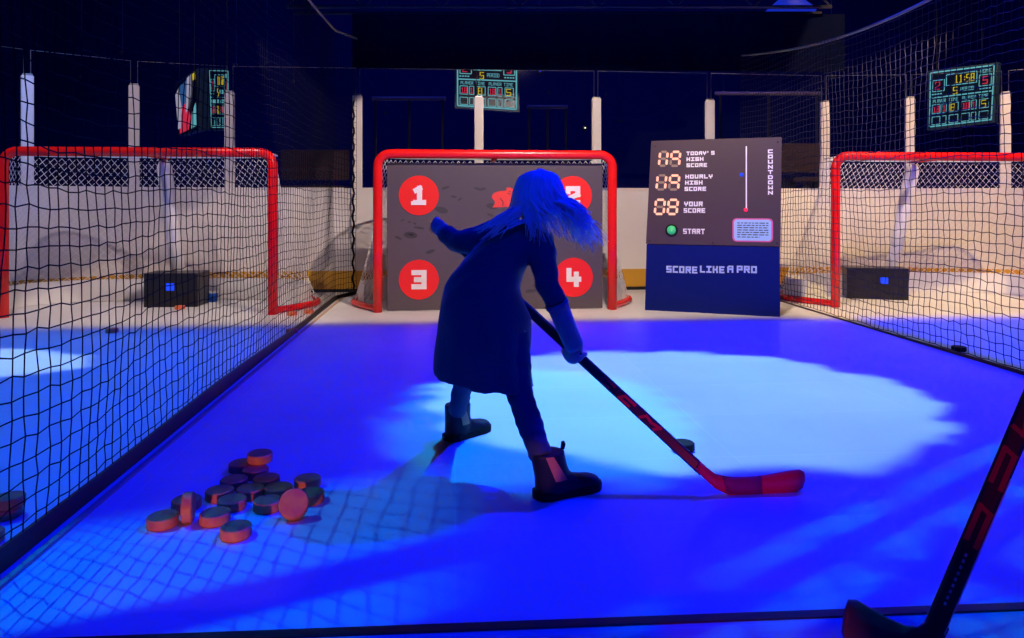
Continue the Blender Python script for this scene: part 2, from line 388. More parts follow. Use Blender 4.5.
def word(mb, text, x0, x1, z0, h, y, sw=None, th=0.002, gap=0.22, pl=None):
    n = len(text); w = (x1-x0)/(n+(n-1)*gap); sw = sw or min(w, h)*0.31
    for i, ch in enumerate(text):
        strokes(mb, ch, Vector((x0+i*w*(1+gap), y, z0)), Vector((1, 0, 0)), Vector((0, 0, 1)), w, h, sw, Vector((0, -th, 0)))

# ================================================================== SETTING
fb = MB(); fb.box((0, 3.0, -0.05), (18, 22, 0.1)); struct(fb.build('floor', 'floor'))
wb = MB(); wb.box((0, 14.05, 2.4), (18, 0.1, 5.0)); struct(wb.build('wall_far', 'hall'))
wb = MB(); wb.box((-9.05, 3, 2.4), (0.1, 22, 5.0)); struct(wb.build('wall_left', 'hall'))
wb = MB(); wb.box((9.05, 3, 2.4), (0.1, 22, 5.0)); struct(wb.build('wall_right', 'hall'))
wb = MB(); wb.box((0, -8.05, 2.4), (18, 0.1, 5.0)); struct(wb.build('wall_rear', 'hall'))
cb = MB(); cb.box((0, 3, 4.95), (18.2, 22.2, 0.1)); struct(cb.build('ceiling', 'hall'))

# rink boards follow the posts
POSTS = [(28, 5.95), (134, 6.42), (229, 6.66), (357, 6.75), (479, 6.83), (597, 6.90), (711, 7.02), (826, 7.16), (911, 7.1), (1006, 6.9)]
PTOP = [75, 85, 92, 95, 97, 98, 100, 102, 98, 93]
PP = [Vector(((x-CX)/F*d, d, 0)) for x, d in POSTS]
PP = [PP[0]+(PP[0]-PP[1])*1.0+Vector((-0.05, -0.25, 0))]+PP+[PP[-1]+Vector((0.7, -0.5, 0))]
def strip(z0, z1, t0, t1):
    """wall strip along the posts from offset t0 to t1 (towards the rink negative)"""
    mb = MB(); n = len(PP); nr = []
    for i in range(n):
        d = (PP[min(i+1, n-1)]-PP[max(i-1, 0)]).normalized(); nr.append(Vector((-d.y, d.x, 0)))
    rings = []
    for i in range(n):
        a = PP[i]+nr[i]*t0; b = PP[i]+nr[i]*t1
        rings.append([a+Vector((0, 0, z0)), b+Vector((0, 0, z0)), b+Vector((0, 0, z1)), a+Vector((0, 0, z1))])
    return mb.loft(rings)
struct(strip(0.0, 0.97, 0.0, 0.10).build('wall_back', 'board'))
struct(strip(0.03, 0.20, -0.008, 0.0).build('trim_1', 'yellow'))
struct(strip(0.0, 0.03, -0.02, 0.0).build('trim_2', 'black'))
struct(strip(0.97, 0.985, -0.01, 0.11).build('trim_3', 'board'))
GT = 2.125
for i in range(len(PP)-1):
    a, b = PP[i], PP[i+1]; d = (b-a).normalized(); nn = Vector((-d.y, d.x, 0)); off = nn*0.05
    p = MB(); p.prism([a+off+d*0.02+Vector((0, 0, 0.985)), b+off-d*0.02+Vector((0, 0, 0.985)), b+off-d*0.02+Vector((0, 0, GT)), a+off+d*0.02+Vector((0, 0, GT))], nn*0.012)
    pane = struct(p.build('window_%d' % (i+1), 'glass'))
    e = MB()
    e.tube([a+off+d*0.02+Vector((0, 0, 1.0)), a+off+d*0.02+Vector((0, 0, GT)), b+off-d*0.02+Vector((0, 0, GT)), b+off-d*0.02+Vector((0, 0, 1.0))], 0.0045, 4)
    e.build('glass_edge', 'metal', pane)
PL = ['bluish-white glass-support post, the outermost one behind the left goal', 'pale glass-support post behind the left goal, nearest to that goal\'s middle',
      'pale glass-support post rising behind the right end of the left goal', 'white glass-support post at the far end of the left lane net',
      'white glass-support post in front of the middle hanging scoreboard', 'white glass-support post above the right end of the middle goal',
      'white glass-support post rising behind the dark score panel', 'sand-lit glass-support post between the score panel and the right goal',
      'sand-lit glass-support post above the white strut of the right goal', 'sand-lit glass-support post to the right of the right hanging scoreboard']
for i, (x, d) in enumerate(POSTS):
    p = PP[i+1]; dd = (PP[i+2]-PP[i]).normalized(); az = math.atan2(dd.y, dd.x); nn = Vector((-dd.y, dd.x, 0))
    o = thing('glass_support_post', PL[i], 'post', p+nn*0.03+Vector((0, 0, 0.985)), az, 'posts holding the rink glass')
    ph = H+(HY-PTOP[i])/F*d-0.985; mb = MB(); mb.box((0, 0, ph/2), (0.088, 0.05, ph), bev=0.008); mb.build('channel', 'post', o)
    mb = MB(); mb.box((0, 0, ph+0.008), (0.07, 0.045, 0.016), bev=0.004); mb.build('end_cap', 'metal', o)

# front threshold and edging of the lane floor
th = MB(); a = G(120, 641); b = G(1060, 606); dirv = (b-a).normalized()
def ground_bar(p0, p1, w, h, z0=0.0):
    d = (p1-p0).normalized(); n = Vector((-d.y, d.x, 0))*w/2; mb = MB()
    return mb.prism([p0-n+Vector((0, 0, z0)), p1-n+Vector((0, 0, z0)), p1+n+Vector((0, 0, z0)), p0+n+Vector((0, 0, z0))], (0, 0, h))
struct(ground_bar(a-dirv*1.0, b+dirv*2.0, 0.024, 0.004).build('trim_4', 'black'))
UL, UR = -1.037, 2.77
struct(ground_bar(L(UL+0.045, 0.3), L(UL+0.045, 6.45), 0.016, 0.008).build('trim_5', 'tan'))

# ------------------------------------------------------------------ lane nets
def lane_net(u_of, v0, v1, h_of, label, name='lane_net', cell=0.0508, r=0.0019, seed=1, hem_h=0.075, cord='black_net'):
    rnd = random.Random(seed)
    base = L(u_of(v0), v0)
    o = thing(name, label, 'net', base)
    nv = int((v1-v0)/cell); mb = MB(); top = max(h_of(v0), h_of(v1), h_of((v0+v1)/2)); nz = int(top/cell)+1
    jit = {}
    def pt(i, k):
        v = v0+i*(v1-v0)/nv; z = min(0.02+k*cell, h_of(v))
        if (i, k) not in jit: jit[(i, k)] = (rnd.uniform(-.006, .006), rnd.uniform(-.006, .006))
        a, b = jit[(i, k)]
        wob = 0.010*math.sin(v*3.1+z*1.7+seed)+0.006*math.sin(v*7.3-z*4.0)
        return L(u_of(v)+wob*min(1, z/0.3), v+a+0.012*math.sin(z*5+v*2), max(0.01, z+b+0.012*math.sin(v*4.1+seed)*min(1, z/0.3)))
    for i in range(nv+1):
        v = v0+i*(v1-v0)/nv; kk = int(h_of(v)/cell)
        mb.tube([pt(i, k) for k in range(kk+1)]+[L(u_of(v), v, h_of(v))], r, 4, False)
    for k in range(0, nz+1):
        run = []
        for i in range(nv+1):
            v = v0+i*(v1-v0)/nv
            if 0.02+k*cell <= h_of(v): run.append(pt(i, k))
            else:
                if len(run) > 1: mb.tube(run, r, 4, False)
                run = []
        if len(run) > 1: mb.tube(run, r, 4, False)
    mb.build('mesh', cord, o, world=True)
    hb = MB(); n = 60; ra = []
    for i in range(n+1):
        v = v0+i*(v1-v0)/n; hh = hem_h*(0.85+0.15*math.sin(v*2.3))*(1-0.55*i/n)
        ra.append([L(u_of(v)-0.012, v, 0.002), L(u_of(v)+0.014, v, 0.002), L(u_of(v)+0.006, v, hh), L(u_of(v)-0.004, v, hh)])
    hb.loft(ra).build('hem_band', 'black', o, world=True)
    tb = MB(); tb.tube([L(u_of(v0+i*(v1-v0)/60), v0+i*(v1-v0)/60, h_of(v0+i*(v1-v0)/60)) for i in range(61)], 0.010, 6).build('top_rope', 'rope', o, True, world=True)
    return o
def ul(v): return UL if v < 6.3 else UL+(v-6.3)/0.40*0.13
lane_net(ul, 1.05, 6.70, lambda v: 2.36-0.10*math.sin(PI*(v-1.05)/5.65), 'tall black lane net with dark hem running beside the scattered orange pucks', seed=2, hem_h=0.075)
lane_net(lambda v: UR, 1.4, 6.72, lambda v: 2.27-0.25*math.sin(PI*min(1, (6.72-v)/4.6)), 'tall black lane net with a sagging top rope in front of the right goal', seed=5, hem_h=0.022, cord='blue_net', r=0.0023)
eb = MB(); pe = PP[4]+Vector((-0.02, -0.07, 0))
eb.tube([pe+Vector((0.008*math.sin(k*1.3), 0.008*math.cos(k*1.3), 0.03+k*0.03)) for k in range(60)], 0.010, 6)
tag(eb.build('edge_rope', 'black_net', None, True), 'dark twisted lashing rope hanging down the post at the end of the left lane net', 'rope')

# ------------------------------------------------------------------ goals
def goal(label, cpx, base_y, w, rz=LA, xoff=0.0):
    c = G(cpx, base_y); o = thing('hockey_goal', label, 'goal', c, rz, 'red hockey goals')
    hw = w/2; hz = 1.22; rc = 0.10; R = 0.036
    pts = [Vector((-hw, 0, 0.0)), Vector((-hw, 0, 0.5)), Vector((-hw, 0, hz-rc))]
    for k in range(1, 8):
        t = k/8*PI/2; pts.append(Vector((-hw+rc-rc*math.cos(t), 0, hz-rc+rc*math.sin(t))))
    pts.append(Vector((-hw+rc, 0, hz)))
    full = pts+[Vector((0, 0, hz))]+[Vector((-p.x, p.y, p.z)) for p in reversed(pts)]
    MB().tube(full, R, 14).build('goal_frame', 'red', o, True)
    bh = [(hw, 0.0), (hw+0.16, 0.24), (hw+0.24, 0.46), (hw+0.13, 0.70), (hw-0.25, 0.87), (0, 0.91)]
    b3 = [Vector((-x, y, 0.028)) for x, y in bh]+[Vector((x, y, 0.028)) for x, y in reversed(bh[:-1])]
    base = spline(b3, 6); MB().tube(base, 0.026, 8).build('base_bar', 'red', o, True)
    thp = [(hw-0.02, 0.02), (hw-0.03, 0.22), (hw-0.18, 0.38), (hw*0.45, 0.43), (0, 0.45)]
    t3 = [Vector((-x, y, 1.21)) for x, y in thp]+[Vector((x, y, 1.21)) for x, y in reversed(thp[:-1])]
    top = spline(t3, 6); MB().tube(top, 0.009, 8).build('top_shelf_bar', 'white_pad', o, True)
    # netting
    def res(c, n):
        ln = [0]
        for a, b in zip(c, c[1:]): ln.append(ln[-1]+(b-a).length)
        out = []; j = 0
        for i in range(n+1):
            t = ln[-1]*i/n
            while j < len(ln)-2 and ln[j+1] < t: j += 1
            out.append(c[j].lerp(c[j+1], (t-ln[j])/max(1e-9, ln[j+1]-ln[j])))
        return out
    NU, NV = 96, 38
    A = res(top, NU); B = res(base, NU)
    mb = MB(); V = {}
    for i in range(NU+1):
        for j in range(NV+1):
            t = j/NV; f = t**1.15
            p = A[i].lerp(B[i], f); p.z = 1.19*(1-t)+0.03*t
            V[i, j] = p
    rr = 0.0027
    def diag(Vd, n, m):
        for s in (1, -1):
            for st in range(-m, n+m+1, 2):
                run = []
                for j in range(m+1):
                    i = st+s*j
                    if 0 <= i <= n: run.append(Vd[i, j])
                if len(run) > 1: mb.tube(run, rr, 3, False)
    diag(V, NU, NV)
    # roof of the net, crossbar to top shelf
    NT2, MT = 48, 12; C2 = [Vector((-hw+0.03+(w-0.06)*i/NT2, 0.02, hz-0.02)) for i in range(NT2+1)]; A2 = res(top, NT2)
    V2 = {(i, j): C2[i].lerp(A2[i], j/MT) for i in range(NT2+1) for j in range(MT+1)}
    diag(V2, NT2, MT)
    mb.build('net', 'white_net', o)
    # white padded skirt along the base, and the padded strut
    sk = MB(); rings = []
    for i, p in enumerate(base[7:-7]):
        q = Vector((p.x*0.965, p.y-0.045, 0)); rings.append([Vector((p.x*.975, p.y-0.033, 0.004)), Vector((q.x, q.y, 0.004)), Vector((q.x*0.985, q.y-0.02, 0.19)), Vector((q.x*0.99, q.y-0.010, 0.19))])
    sk.loft(rings).build('skirt', 'white_pad', o)
    st = MB(); a = Vector((0, 0.43, 1.18)); b = Vector((0, 0.80, 0.06))
    st.tube([a, a.lerp(b, 0.04), a.lerp(b, 0.5), a.lerp(b, 0.96), b], [0.03, 0.056, 0.058, 0.056, 0.04], 12).build('padded_strut', 'white_pad', o, True)
    bk = MB(); bk.box((0, 0.25, hz-0.015), (0.035, 0.5, 0.025)); bk.build('bracket', 'red', o)
    return o
goal_m = goal('red hockey goal filled by the numbered target board', 496.5, 310.8, 1.83)
goal_l = goal('red hockey goal behind the left lane net, bluish light on its net', 140, 316, 1.93)
goal_r = goal('red hockey goal under the right scoreboard reflection, partly out of frame', 947, 305.6, 1.90)

# target board standing in the middle goal
tc = Vector(goal_m.location)+L(0, 0.07); tb = thing('target_board', 'charcoal shooting target with four numbered red circles in the middle goal', 'target board', tc, LA)
TW, TH = 1.70, 1.15
MB().box((0, 0, TH/2+0.004), (TW, 0.03, TH), bev=0.004).build('board', 'target', tb)
def disc(x, z, r, m, name, par, y=-0.016, th=0.004, n=40):
    return MB().prism([Vector((x+r*math.cos(2*PI*k/n), y, z+r*math.sin(2*PI*k/n))) for k in range(n)], (0, -th, 0)).build(name, m, par)
TP = {'1': (419, 195.5), '2': (573.5, 195.5), '3': (419, 279), '4': (574.5, 278)}
dT = tc.y
for ch, (px, py) in TP.items():
    w = P(px, py, dT-0.02); x = (w.x-tc.x)*ca; x *= (1+0.0); z = w.z
    dk = disc(x, z, 0.155, 'sign_red', 'red_circle', tb)
    mb = MB(); strokes(mb, ch, Vector((x-0.058, -0.020, z-0.075)), Vector((1, 0, 0)), Vector((0, 0, 1)), 0.118, 0.15, 0.040, Vector((0, -0.003, 0)))
    if ch == '1': mb.box((x-0.008, -0.0222, z-0.060), (0.105, 0.0045, 0.030))
    mb.build('numeral', 'sign_white', dk)
def tloc(px, py):
    w = P(px, py, dT); return Vector(((w.x-tc.x)*ca, 0, w.z))
em = MB()
blob = [(492.2, 207.5), (494.9, 202.3), (491.8, 197.6), (493.3, 193.7), (498.8, 191.3), (505.9, 190.6), (506.3, 188.2), (509, 187.4), (512.6, 189), (513.7, 192), (511.3, 195.3), (512, 199), (509.8, 204), (508, 207)]
blob = [(p.x, p.y) for p in spline([(x, y, 0) for x, y in blob], 4)]
em.prism([tloc(x, y)+Vector((0, -0.016, 0)) for x, y in blob], (0, -0.003, 0)); em.build('red_emblem', 'sign_pink', tb)
for a, b in (((500, 198), (503, 202)), ((503, 202), (502.5, 206)), ((507.5, 193), (510, 194.5)), ((509, 191), (510.5, 192))):
    p, q = tloc(*a), tloc(*b); MB().tube([p+Vector((0, -0.0195, 0)), q+Vector((0, -0.0195, 0))], 0.003, 4).build('emblem_line', 'ink', tb)
sc = MB(); rs = random.Random(3)
for _ in range(80):
    x = rs.uniform(-0.8, 0.8); z = rs.uniform(0.08, 1.1); l_ = rs.uniform(0.014, 0.055); a = rs.uniform(-0.6, 0.6); h_ = l_*rs.uniform(0.2, 0.6)
    if any(math.hypot(x-tloc(*q).x, z-tloc(*q).z) < 0.2 for q in TP.values()): continue
    sc.prism([Vector((x+l_*math.cos(t)*math.cos(a)-h_*math.sin(t)*math.sin(a), -0.0152, z+l_*math.cos(t)*math.sin(a)+h_*math.sin(t)*math.cos(a))) for t in [2*PI*k/10 for k in range(10)]], (0, -0.0006, 0))
so = sc.build('scuffs', 'scuff', None)
bd = next(o for o in tb.children if o.name.startswith('board')); jb = bmesh.new(); jb.from_mesh(bd.data); n0 = len(jb.faces); jb.from_mesh(so.data)
for k, f in enumerate(jb.faces): f.material_index = 0 if k < n0 else 1
jb.to_mesh(bd.data); jb.free(); bd.data.materials.append(M['scuff']); bpy.data.objects.remove(so)

# boxes inside the side goals
def box_thing(label, pa, pb, hgt, dep, px_led):
    a, b = pa, pb; d = (b-a).normalized(); rz = math.atan2(d.y, d.x); w = (b-a).length
    o = thing('sensor_box', label, 'box', (a+b)/2, rz, 'black boxes in the side goals')
    MB().box((0, dep/2, hgt/2), (w, dep, hgt), bev=0.006).build('case', 'black', o)
    fr = MB(); fr.box((px_led*w, -0.003, hgt*0.62), (0.085, 0.008, 0.085), bev=0.002); f = fr.build('window_frame', 'black', o)
    MB().box((px_led*w, -0.008, hgt*0.62), (0.062, 0.004, 0.058)).build('blue_glow', 'blue_led_and_glint', f)
    MB().box((0, dep/2, hgt+0.004), (w+0.01, dep+0.01, 0.008), bev=0.002).build('lid', 'black', o)
    return o
box_thing('black box with blue light in the left goal, orange puck before it', G(143.5, 307.5), G(197.5, 307), 0.265, 0.26, 0.0)
box_thing('black box with a small blue light standing in the right goal', G(847, 298.5), G(909, 300.5), 0.265, 0.24, 0.10)
cl = G(213, 301.5); o = thing('blue_tub', 'small blue tub with white rim beside the black box in the left goal', 'tub', cl, LA)
MB().lathe([(0.0, 0), (0.035, 0), (0.042, 0.08), (0.036, 0.08), (0.03, 0.012), (0.0, 0.012)]).build('bowl', mat('blue_plastic', (0.01, 0.10, 0.6), 0.4), o, True)
MB().lathe([(0.044, 0.075), (0.044, 0.09), (0.035, 0.09), (0.035, 0.075)]).build('rim', 'white_pad', o)

# ------------------------------------------------------------------ score panel
BL, BR = G(645, 310), G(780, 317); TLz, TRz = 1.325, 1.325
dv = (BR-BL); PW = dv.length; prz = math.atan2(dv.y, dv.x)
pn = thing('score_panel', 'freestanding dark score panel with lit digits and navy base', 'sign', BL, prz)
def xl(py): return 645+7*max(0, (310-py))/168
def xr(py): return 780+2*max(0, (317-py))/180
def S2(px, py):
    """pixel on the panel's face -> (x, z) in the panel's own plane"""
    s = (px-xl(py))/(xr(py)-xl(py)); dl, dr = BL.y, BR.y
    zb = 310+7*s; zt = 142-5*s; z = (zb-py)/(zb-zt)*1.325
    q = s*dl/(dr*(1-s)+dl*s); lo = 0.05*z/1.325; hi = PW+0.012*z/1.325
    return lo+q*(hi-lo), z
def panel_pt(px, py):
    x, z = S2(px, py); return x, z
TP_ = 0.52; lean = 0.04
MB().prism([(0, 0, 0), (PW, 0, 0), (PW, 0, TP_-0.004), (0.012, 0, TP_-0.004)], (0, 0.30, 0)).build('plinth', 'panel_blue', pn)
MB().prism([(0.008, -0.006, TP_), (PW+0.004, -0.006, TP_), (PW+0.012, -0.006, 1.325), (0.05, -0.006, 1.325)], (0, 0.16, 0)).build('display_board', 'panel_dark', pn)
FY = -0.0065
def txt(text, px0, px1, py0, py1, m='lettering', name='lettering', sw=None, y=FY):
    x0, z0 = panel_pt(px0, py1); x1, z1 = panel_pt(px1, py0); mb = MB(); word(mb, text, x0, x1, z0, abs(z1-z0), y, sw); return mb.build(name, m, pn)
txt("TODAY'S", 687, 715, 151.3, 156); txt('HIGH', 687, 704, 157.4, 161.8); txt('SCORE', 687, 707.5, 163.4, 167.8)
txt('HOURLY', 685.8, 713, 174.6, 179.2); txt('HIGH', 685.5, 703, 180.8, 185.2); txt('SCORE', 685, 706.5, 187, 191.4)
txt('YOUR', 684.5, 703, 201.8, 206.6); txt('SCORE', 684, 705.5, 208.4, 213)
txt('START', 683.5, 705, 229, 234)
def words3():
    for wd, a, b in (('SCORE', 666.5, 697.5), ('LIKE', 700, 724.5), ('A', 727.3, 733.5), ('PRO', 736.8, 757)):
        mb = MB(); x0, z0 = panel_pt(a, 272.6); x1, z1 = panel_pt(b, 265.6); word(mb, wd, x0, x1, z0, 0.053, -0.0005, 0.0125); mb.build('lettering', 'lettering_blue', pn)
words3()
mb = MB()
for i, ch in enumerate('COUNTDOWN'):
    x, z = panel_pt(768.2, 153.4+i*5.15); strokes(mb, ch, Vector((x, FY, z)), Vector((1, 0, 0)), Vector((0, 0, 1)), 0.034, 0.029, 0.0085, Vector((0, -0.002, 0)))
mb.build('lettering', 'lettering', pn)
SEG = {'a': ((0, 2), (1, 2)), 'b': ((1, 2), (1, 1)), 'c': ((1, 1), (1, 0)), 'd': ((0, 0), (1, 0)), 'e': ((0, 1), (0, 0)), 'f': ((0, 2), (0, 1)), 'g': ((0, 1), (1, 1))}
LIT = {'1': 'bcef', '9': 'abcfg', '8': 'abcdefg', 'z': 'bcdef', '0': 'cdefab'}
def digit(ch, px0, px1, py0, py1, on='led_on'):
    x0, z0 = panel_pt(px0, py1); x1, z1 = panel_pt(px1, py0); w, h = x1-x0, z1-z0; sl = 0.1*h
    dg = MB().prism([Vector((x0-0.012, FY, z0-0.012)), Vector((x1+0.012, FY, z0-0.012)), Vector((x1+sl+0.012, FY, z1+0.012)), Vector((x0+sl-0.012, FY, z1+0.012))], (0, -0.0012, 0)).build('digit', 'panel_dark', pn)
    for k, (p, q) in SEG.items():
        a = Vector((x0+p[0]*w+p[1]/2*sl, FY, z0+p[1]/2*h)); b = Vector((x0+q[0]*w+q[1]/2*sl, FY, z0+q[1]/2*h))
        d = (b-a).normalized(); n = Vector((-d.z, 0, d.x))*0.009; a2, b2 = a+d*0.012, b-d*0.012
        lit = k in LIT[ch]
        MB().prism([a2-d*0.006, a2-n, b2-n, b2+d*0.006, b2+n, a2+n], (0, -0.003, 0)).build('lit_segment' if lit else 'unlit_segment', on if lit else 'led_off', dg)
for ch, a in (('1', (659.5, 667, 152.5, 166.5)), ('9', (671, 679.5, 152.5, 166.5)), ('1', (657, 665.5, 176, 190)), ('9', (669.5, 678.5, 176, 190)), ('0', (655.2, 664, 200.2, 214.3)), ('8', (668, 677, 200.2, 214.3))):
    digit(ch, *a)
x, z = panel_pt(672, 230.3)
bz = MB(); rotx = Matrix.Rotation(PI/2, 3, 'X')
bz.lathe([(0.0, 0.0), (0.046, 0.0), (0.046, 0.010), (0.040, 0.016), (0.036, 0.010), (0.0, 0.010)], (x, FY, z), 28, rotx); bt = bz.build('button_ring', 'black', pn, False)
MB().lathe([(0.0, 0.008), (0.036, 0.008), (0.033, 0.016), (0.018, 0.021), (0.0, 0.022)], (x, FY, z), 24, rotx).build('start_button', 'green', bt, True)
x0, z0 = panel_pt(746, 209); x1, z1 = panel_pt(747.2, 146.5)
MB().box(((x0+x1)/2, FY-0.002, (z0+z1)/2), (0.009, 0.004, z1-z0)).build('countdown_strip', 'lettering', pn)
MB().lathe([(0.0, 0.0), (0.014, 0.0), (0.012, 0.008), (0.0, 0.011)], (x0, FY, z0-0.006), 16, rotx).build('red_light', 'red_led', pn, True)
xx, zz = panel_pt(741.8, 174.8); MB().lathe([(0.0, 0.0), (0.014, 0.0), (0.011, 0.007), (0.0, 0.009)], (xx, FY, zz), 12, rotx).build('blue_glow', 'blue_led_and_glint', pn, True)  # blue lamp reflection on the glossy panel, built as a glowing stud
def rrect(x0, x1, z0, z1, r, y):
    out = []
    for cx, cz, a0 in ((x1-r, z1-r, 0), (x0+r, z1-r, PI/2), (x0+r, z0+r, PI), (x1-r, z0+r, 1.5*PI)):
        for k in range(6): out.append(Vector((cx+r*math.cos(a0+k*PI/10), y, cz+r*math.sin(a0+k*PI/10))))
    return out
x0, z0 = panel_pt(732.6, 241.6); x1, z1 = panel_pt(773.2, 218.4)
cdm = MB().prism(rrect(x0, x1, z0, z1, 0.03, FY), (0, -0.002, 0)).build('instruction_card', 'pink', pn)
MB().prism(rrect(x0+0.012, x1-0.012, z0+0.010, z1-0.010, 0.022, FY-0.002), (0, -0.0015, 0)).build('card_face', 'card', cdm)
ln = MB(); rl = random.Random(4)
for k in range(7):
    zz = z1-0.035-k*0.0175; xx = x0+0.035
    xe = x1-0.035 if k < 6 else x0+0.19
    while xx < xe:
        w_ = rl.uniform(0.012, 0.04); w_ = min(w_, xe-xx+0.003); ln.box((xx+w_/2, FY-0.004, zz), (w_, 0.001, 0.0065)); xx += w_+0.008
ln.build('fine_print', 'ink', cdm)
for sx, sy in ((656, 147), (778, 142), (650, 241), (777, 243), (713, 243)):
    x, z = panel_pt(sx, sy); MB().lathe([(0, 0), (0.007, 0), (0.005, 0.004), (0, 0.005)], (x, FY, z), 10, rotx).build('screw', 'black', pn)

# ------------------------------------------------------------------ scoreboards; middle and right ones are glass reflections built solid
def scoreboard(label, TLp, TRp, BRp, BLp, name='hanging_scoreboard', picture=False, digits=('8', '5')):
    """corner points in space, clockwise from top left"""
    c = (TLp+TRp+BRp+BLp)/4; o = thing(name, label, 'scoreboard', Vector((c.x, c.y, BLp.z)), 0, 'lit scoreboards hanging beyond the glass')
    for t in (0.15, 0.85):
        hp = TLp.lerp(TRp, t)+Vector((0, 0.05, 0.0)); MB().tube([hp, Vector((hp.x, hp.y, 4.9))], 0.006, 5).build('cable', 'black', o, world=True)
    nrm = (TRp-TLp).cross(BLp-TLp).normalized()
    if nrm.dot(c-Vector((0, 0, H))) > 0: nrm = -nrm
    def q(u, v, lift=0.0): return TLp.lerp(TRp, u).lerp(BLp.lerp(BRp, u), v)+nrm*lift
    m = MB(); m.prism([q(-.04, -.04, -.01), q(1.04, -.04, -.01), q(1.04, 1.04, -.01), q(-.04, 1.04, -.01)], -nrm*0.10); m.build('casing', 'scr_casing', o, world=True)
    m = MB(); m.prism([q(0, 0, -.01), q(1, 0, -.01), q(1, 1, -.01), q(0, 1, -.01)], nrm*0.012); sc_ = m.build('screen', 'screen', o, world=True)
    def line(mb, a, b, w):
        A, B = q(*a, 0.003), q(*b, 0.003); mb.tube([A, B], w, 4)
    def rect(mb, u0, v0, u1, v1, w):
        for a, b in (((u0, v0), (u1, v0)), ((u1, v0), (u1, v1)), ((u1, v1), (u0, v1)), ((u0, v1), (u0, v0))): line(mb, a, b, w)
    def glyph(mb, ch, u0, v0, u1, v1, sw):
        og = q(u0, v1, 0.004); ex = (q(u1, v1)-q(u0, v1)); ez = (q(u0, v0)-q(u0, v1)); strokes(mb, ch, og, ex.normalized(), ez.normalized(), ex.length, ez.length, sw, nrm*0.003)
    ww = (TRp-TLp).length
    if picture:
        rp = random.Random(6)
        for k, (mname, pts) in enumerate((('scr_red', [(.15, .55), (.5, .45), (.72, .75), (.6, .98), (.12, 1.0)]), ('scr_white', [(.02, .2), (.2, .1), (.3, .5), (.2, .9), (.05, .9)]),
                  ('scr_blue', [(.25, .08), (.6, .05), (.55, .45), (.3, .5)]), ('scr_white', [(.62, .02), (.8, 0), (.75, .35), (.6, .6), (.5, .65)]), ('scr_cyan', [(.8, .7), (.98, .55), (1, .95), (.75, .98)]), ('scr_yellow', [(.86, .02), (.97, 0), (.97, .12), (.88, .14)]))):
            mm = MB(); mm.prism([q(u, v, 0.002+0.001*k) for u, v in pts], nrm*0.0008); mm.build('picture_patch', mname, sc_, world=True)
        return o
    C = MB(); lw = 0.012*ww
    rect(C, 0.01, 0.01, 0.99, 0.99, lw); line(C, (0.01, 0.47), (0.99, 0.47), lw*0.9)
    rect(C, 0.27, 0.08, 0.74, 0.28, lw*0.7); rect(C, 0.05, 0.16, 0.24, 0.36, lw*0.6); rect(C, 0.78, 0.16, 0.96, 0.36, lw*0.6)
    for u0 in (0.05, 0.52):
        rect(C, u0, 0.60, u0+0.13, 0.76, lw*.5); rect(C, u0+0.16, 0.60, u0+0.23, 0.76, lw*.5); rect(C, u0+.28, .60, u0+.42, .76, lw*.5)
        rect(C, u0, 0.82, u0+0.13, 0.96, lw*.5); rect(C, u0+0.16, 0.82, u0+0.23, 0.96, lw*.5); rect(C, u0+.28, .82, u0+.42, .96, lw*.5)
        for ii, ch in enumerate('PLAYER'): glyph(C, ch, u0+.01+ii*.036, .51, u0+.04+ii*.036, .57, lw*.55)
        for ii, ch in enumerate('TIME'): glyph(C, ch, u0+.26+ii*.04, .51, u0+.292+ii*.04, .57, lw*.55)
    for ii, ch in enumerate('HOME'): glyph(C, ch, .79+ii*.043, .06, .825+ii*.043, .13, lw*.6)
    for ii, ch in enumerate('PERIOD'): glyph(C, ch, .50+ii*.035, .34, .53+ii*.035, .41, lw*.55)
    for a in (.04, .79):
        for ii in range(4): line(C, (a+ii*.045, .41), (a+ii*.045+.03, .41), lw*.9)
    C.build('screen_outline', 'scr_cyan', sc_, world=True)
    def num(ch, u0, v0, u1, v1, sw, m):
        k = MB(); glyph(k, ch, u0, v0, u1, v1, sw); k.build('numeral', m, sc_, world=True)
    num('5', .83, .19, .91, .33, lw*1.4, 'scr_red'); num('2', .09, .19, .17, .33, lw*1.0, 'scr_red')
    for u0 in (0.05, 0.52):
        for ch, a in (('1', .015), ('8', .07), ('1', .17)): num(ch, u0+a, .63, u0+a+.048, .74, lw, 'scr_red')
    for ch, a in (('1', .40), ('1', .47), (':', .53), ('5', .58), ('8', .65)): num(ch, a, .11, a+.055, .25, lw*1.1, 'scr_yellow')
    num('5', .38, .32, .45, .45, lw*1.1, 'scr_yellow'); num(digits[0], .35, .62, .42, .75, lw, 'scr_yellow'); num(digits[1], .82, .62, .90, .75, lw, 'scr_yellow')
    return o
D = 8.6
scoreboard('lit scoreboard hanging behind the post over the middle goal', P(457, 55, D), P(517, 56, D), P(517, 110, D), P(457, 106, D))  # reflection in the rink glass, given a solid glowing board
scoreboard('lit scoreboard with cyan outlines hanging high above the right goal', P(930, 72.5, 8.5), P(995, 64.5, 8.0), P(992, 120, 8.0), P(929, 127.5, 8.5))  # likewise a glass reflection made as a glowing board
scoreboard('narrow scoreboard side with cyan outlines above the left goal', P(209, 70, 8.3), P(228, 70.5, 8.6), P(228.5, 128, 8.6), P(211, 128, 8.3))
scoreboard('narrow hanging screen showing a red and white picture above the left goal', P(174.5, 86, 9.3), P(196, 71, 8.45), P(197, 128, 8.45), P(178, 134.5, 9.3), name='hanging_screen', picture=True)

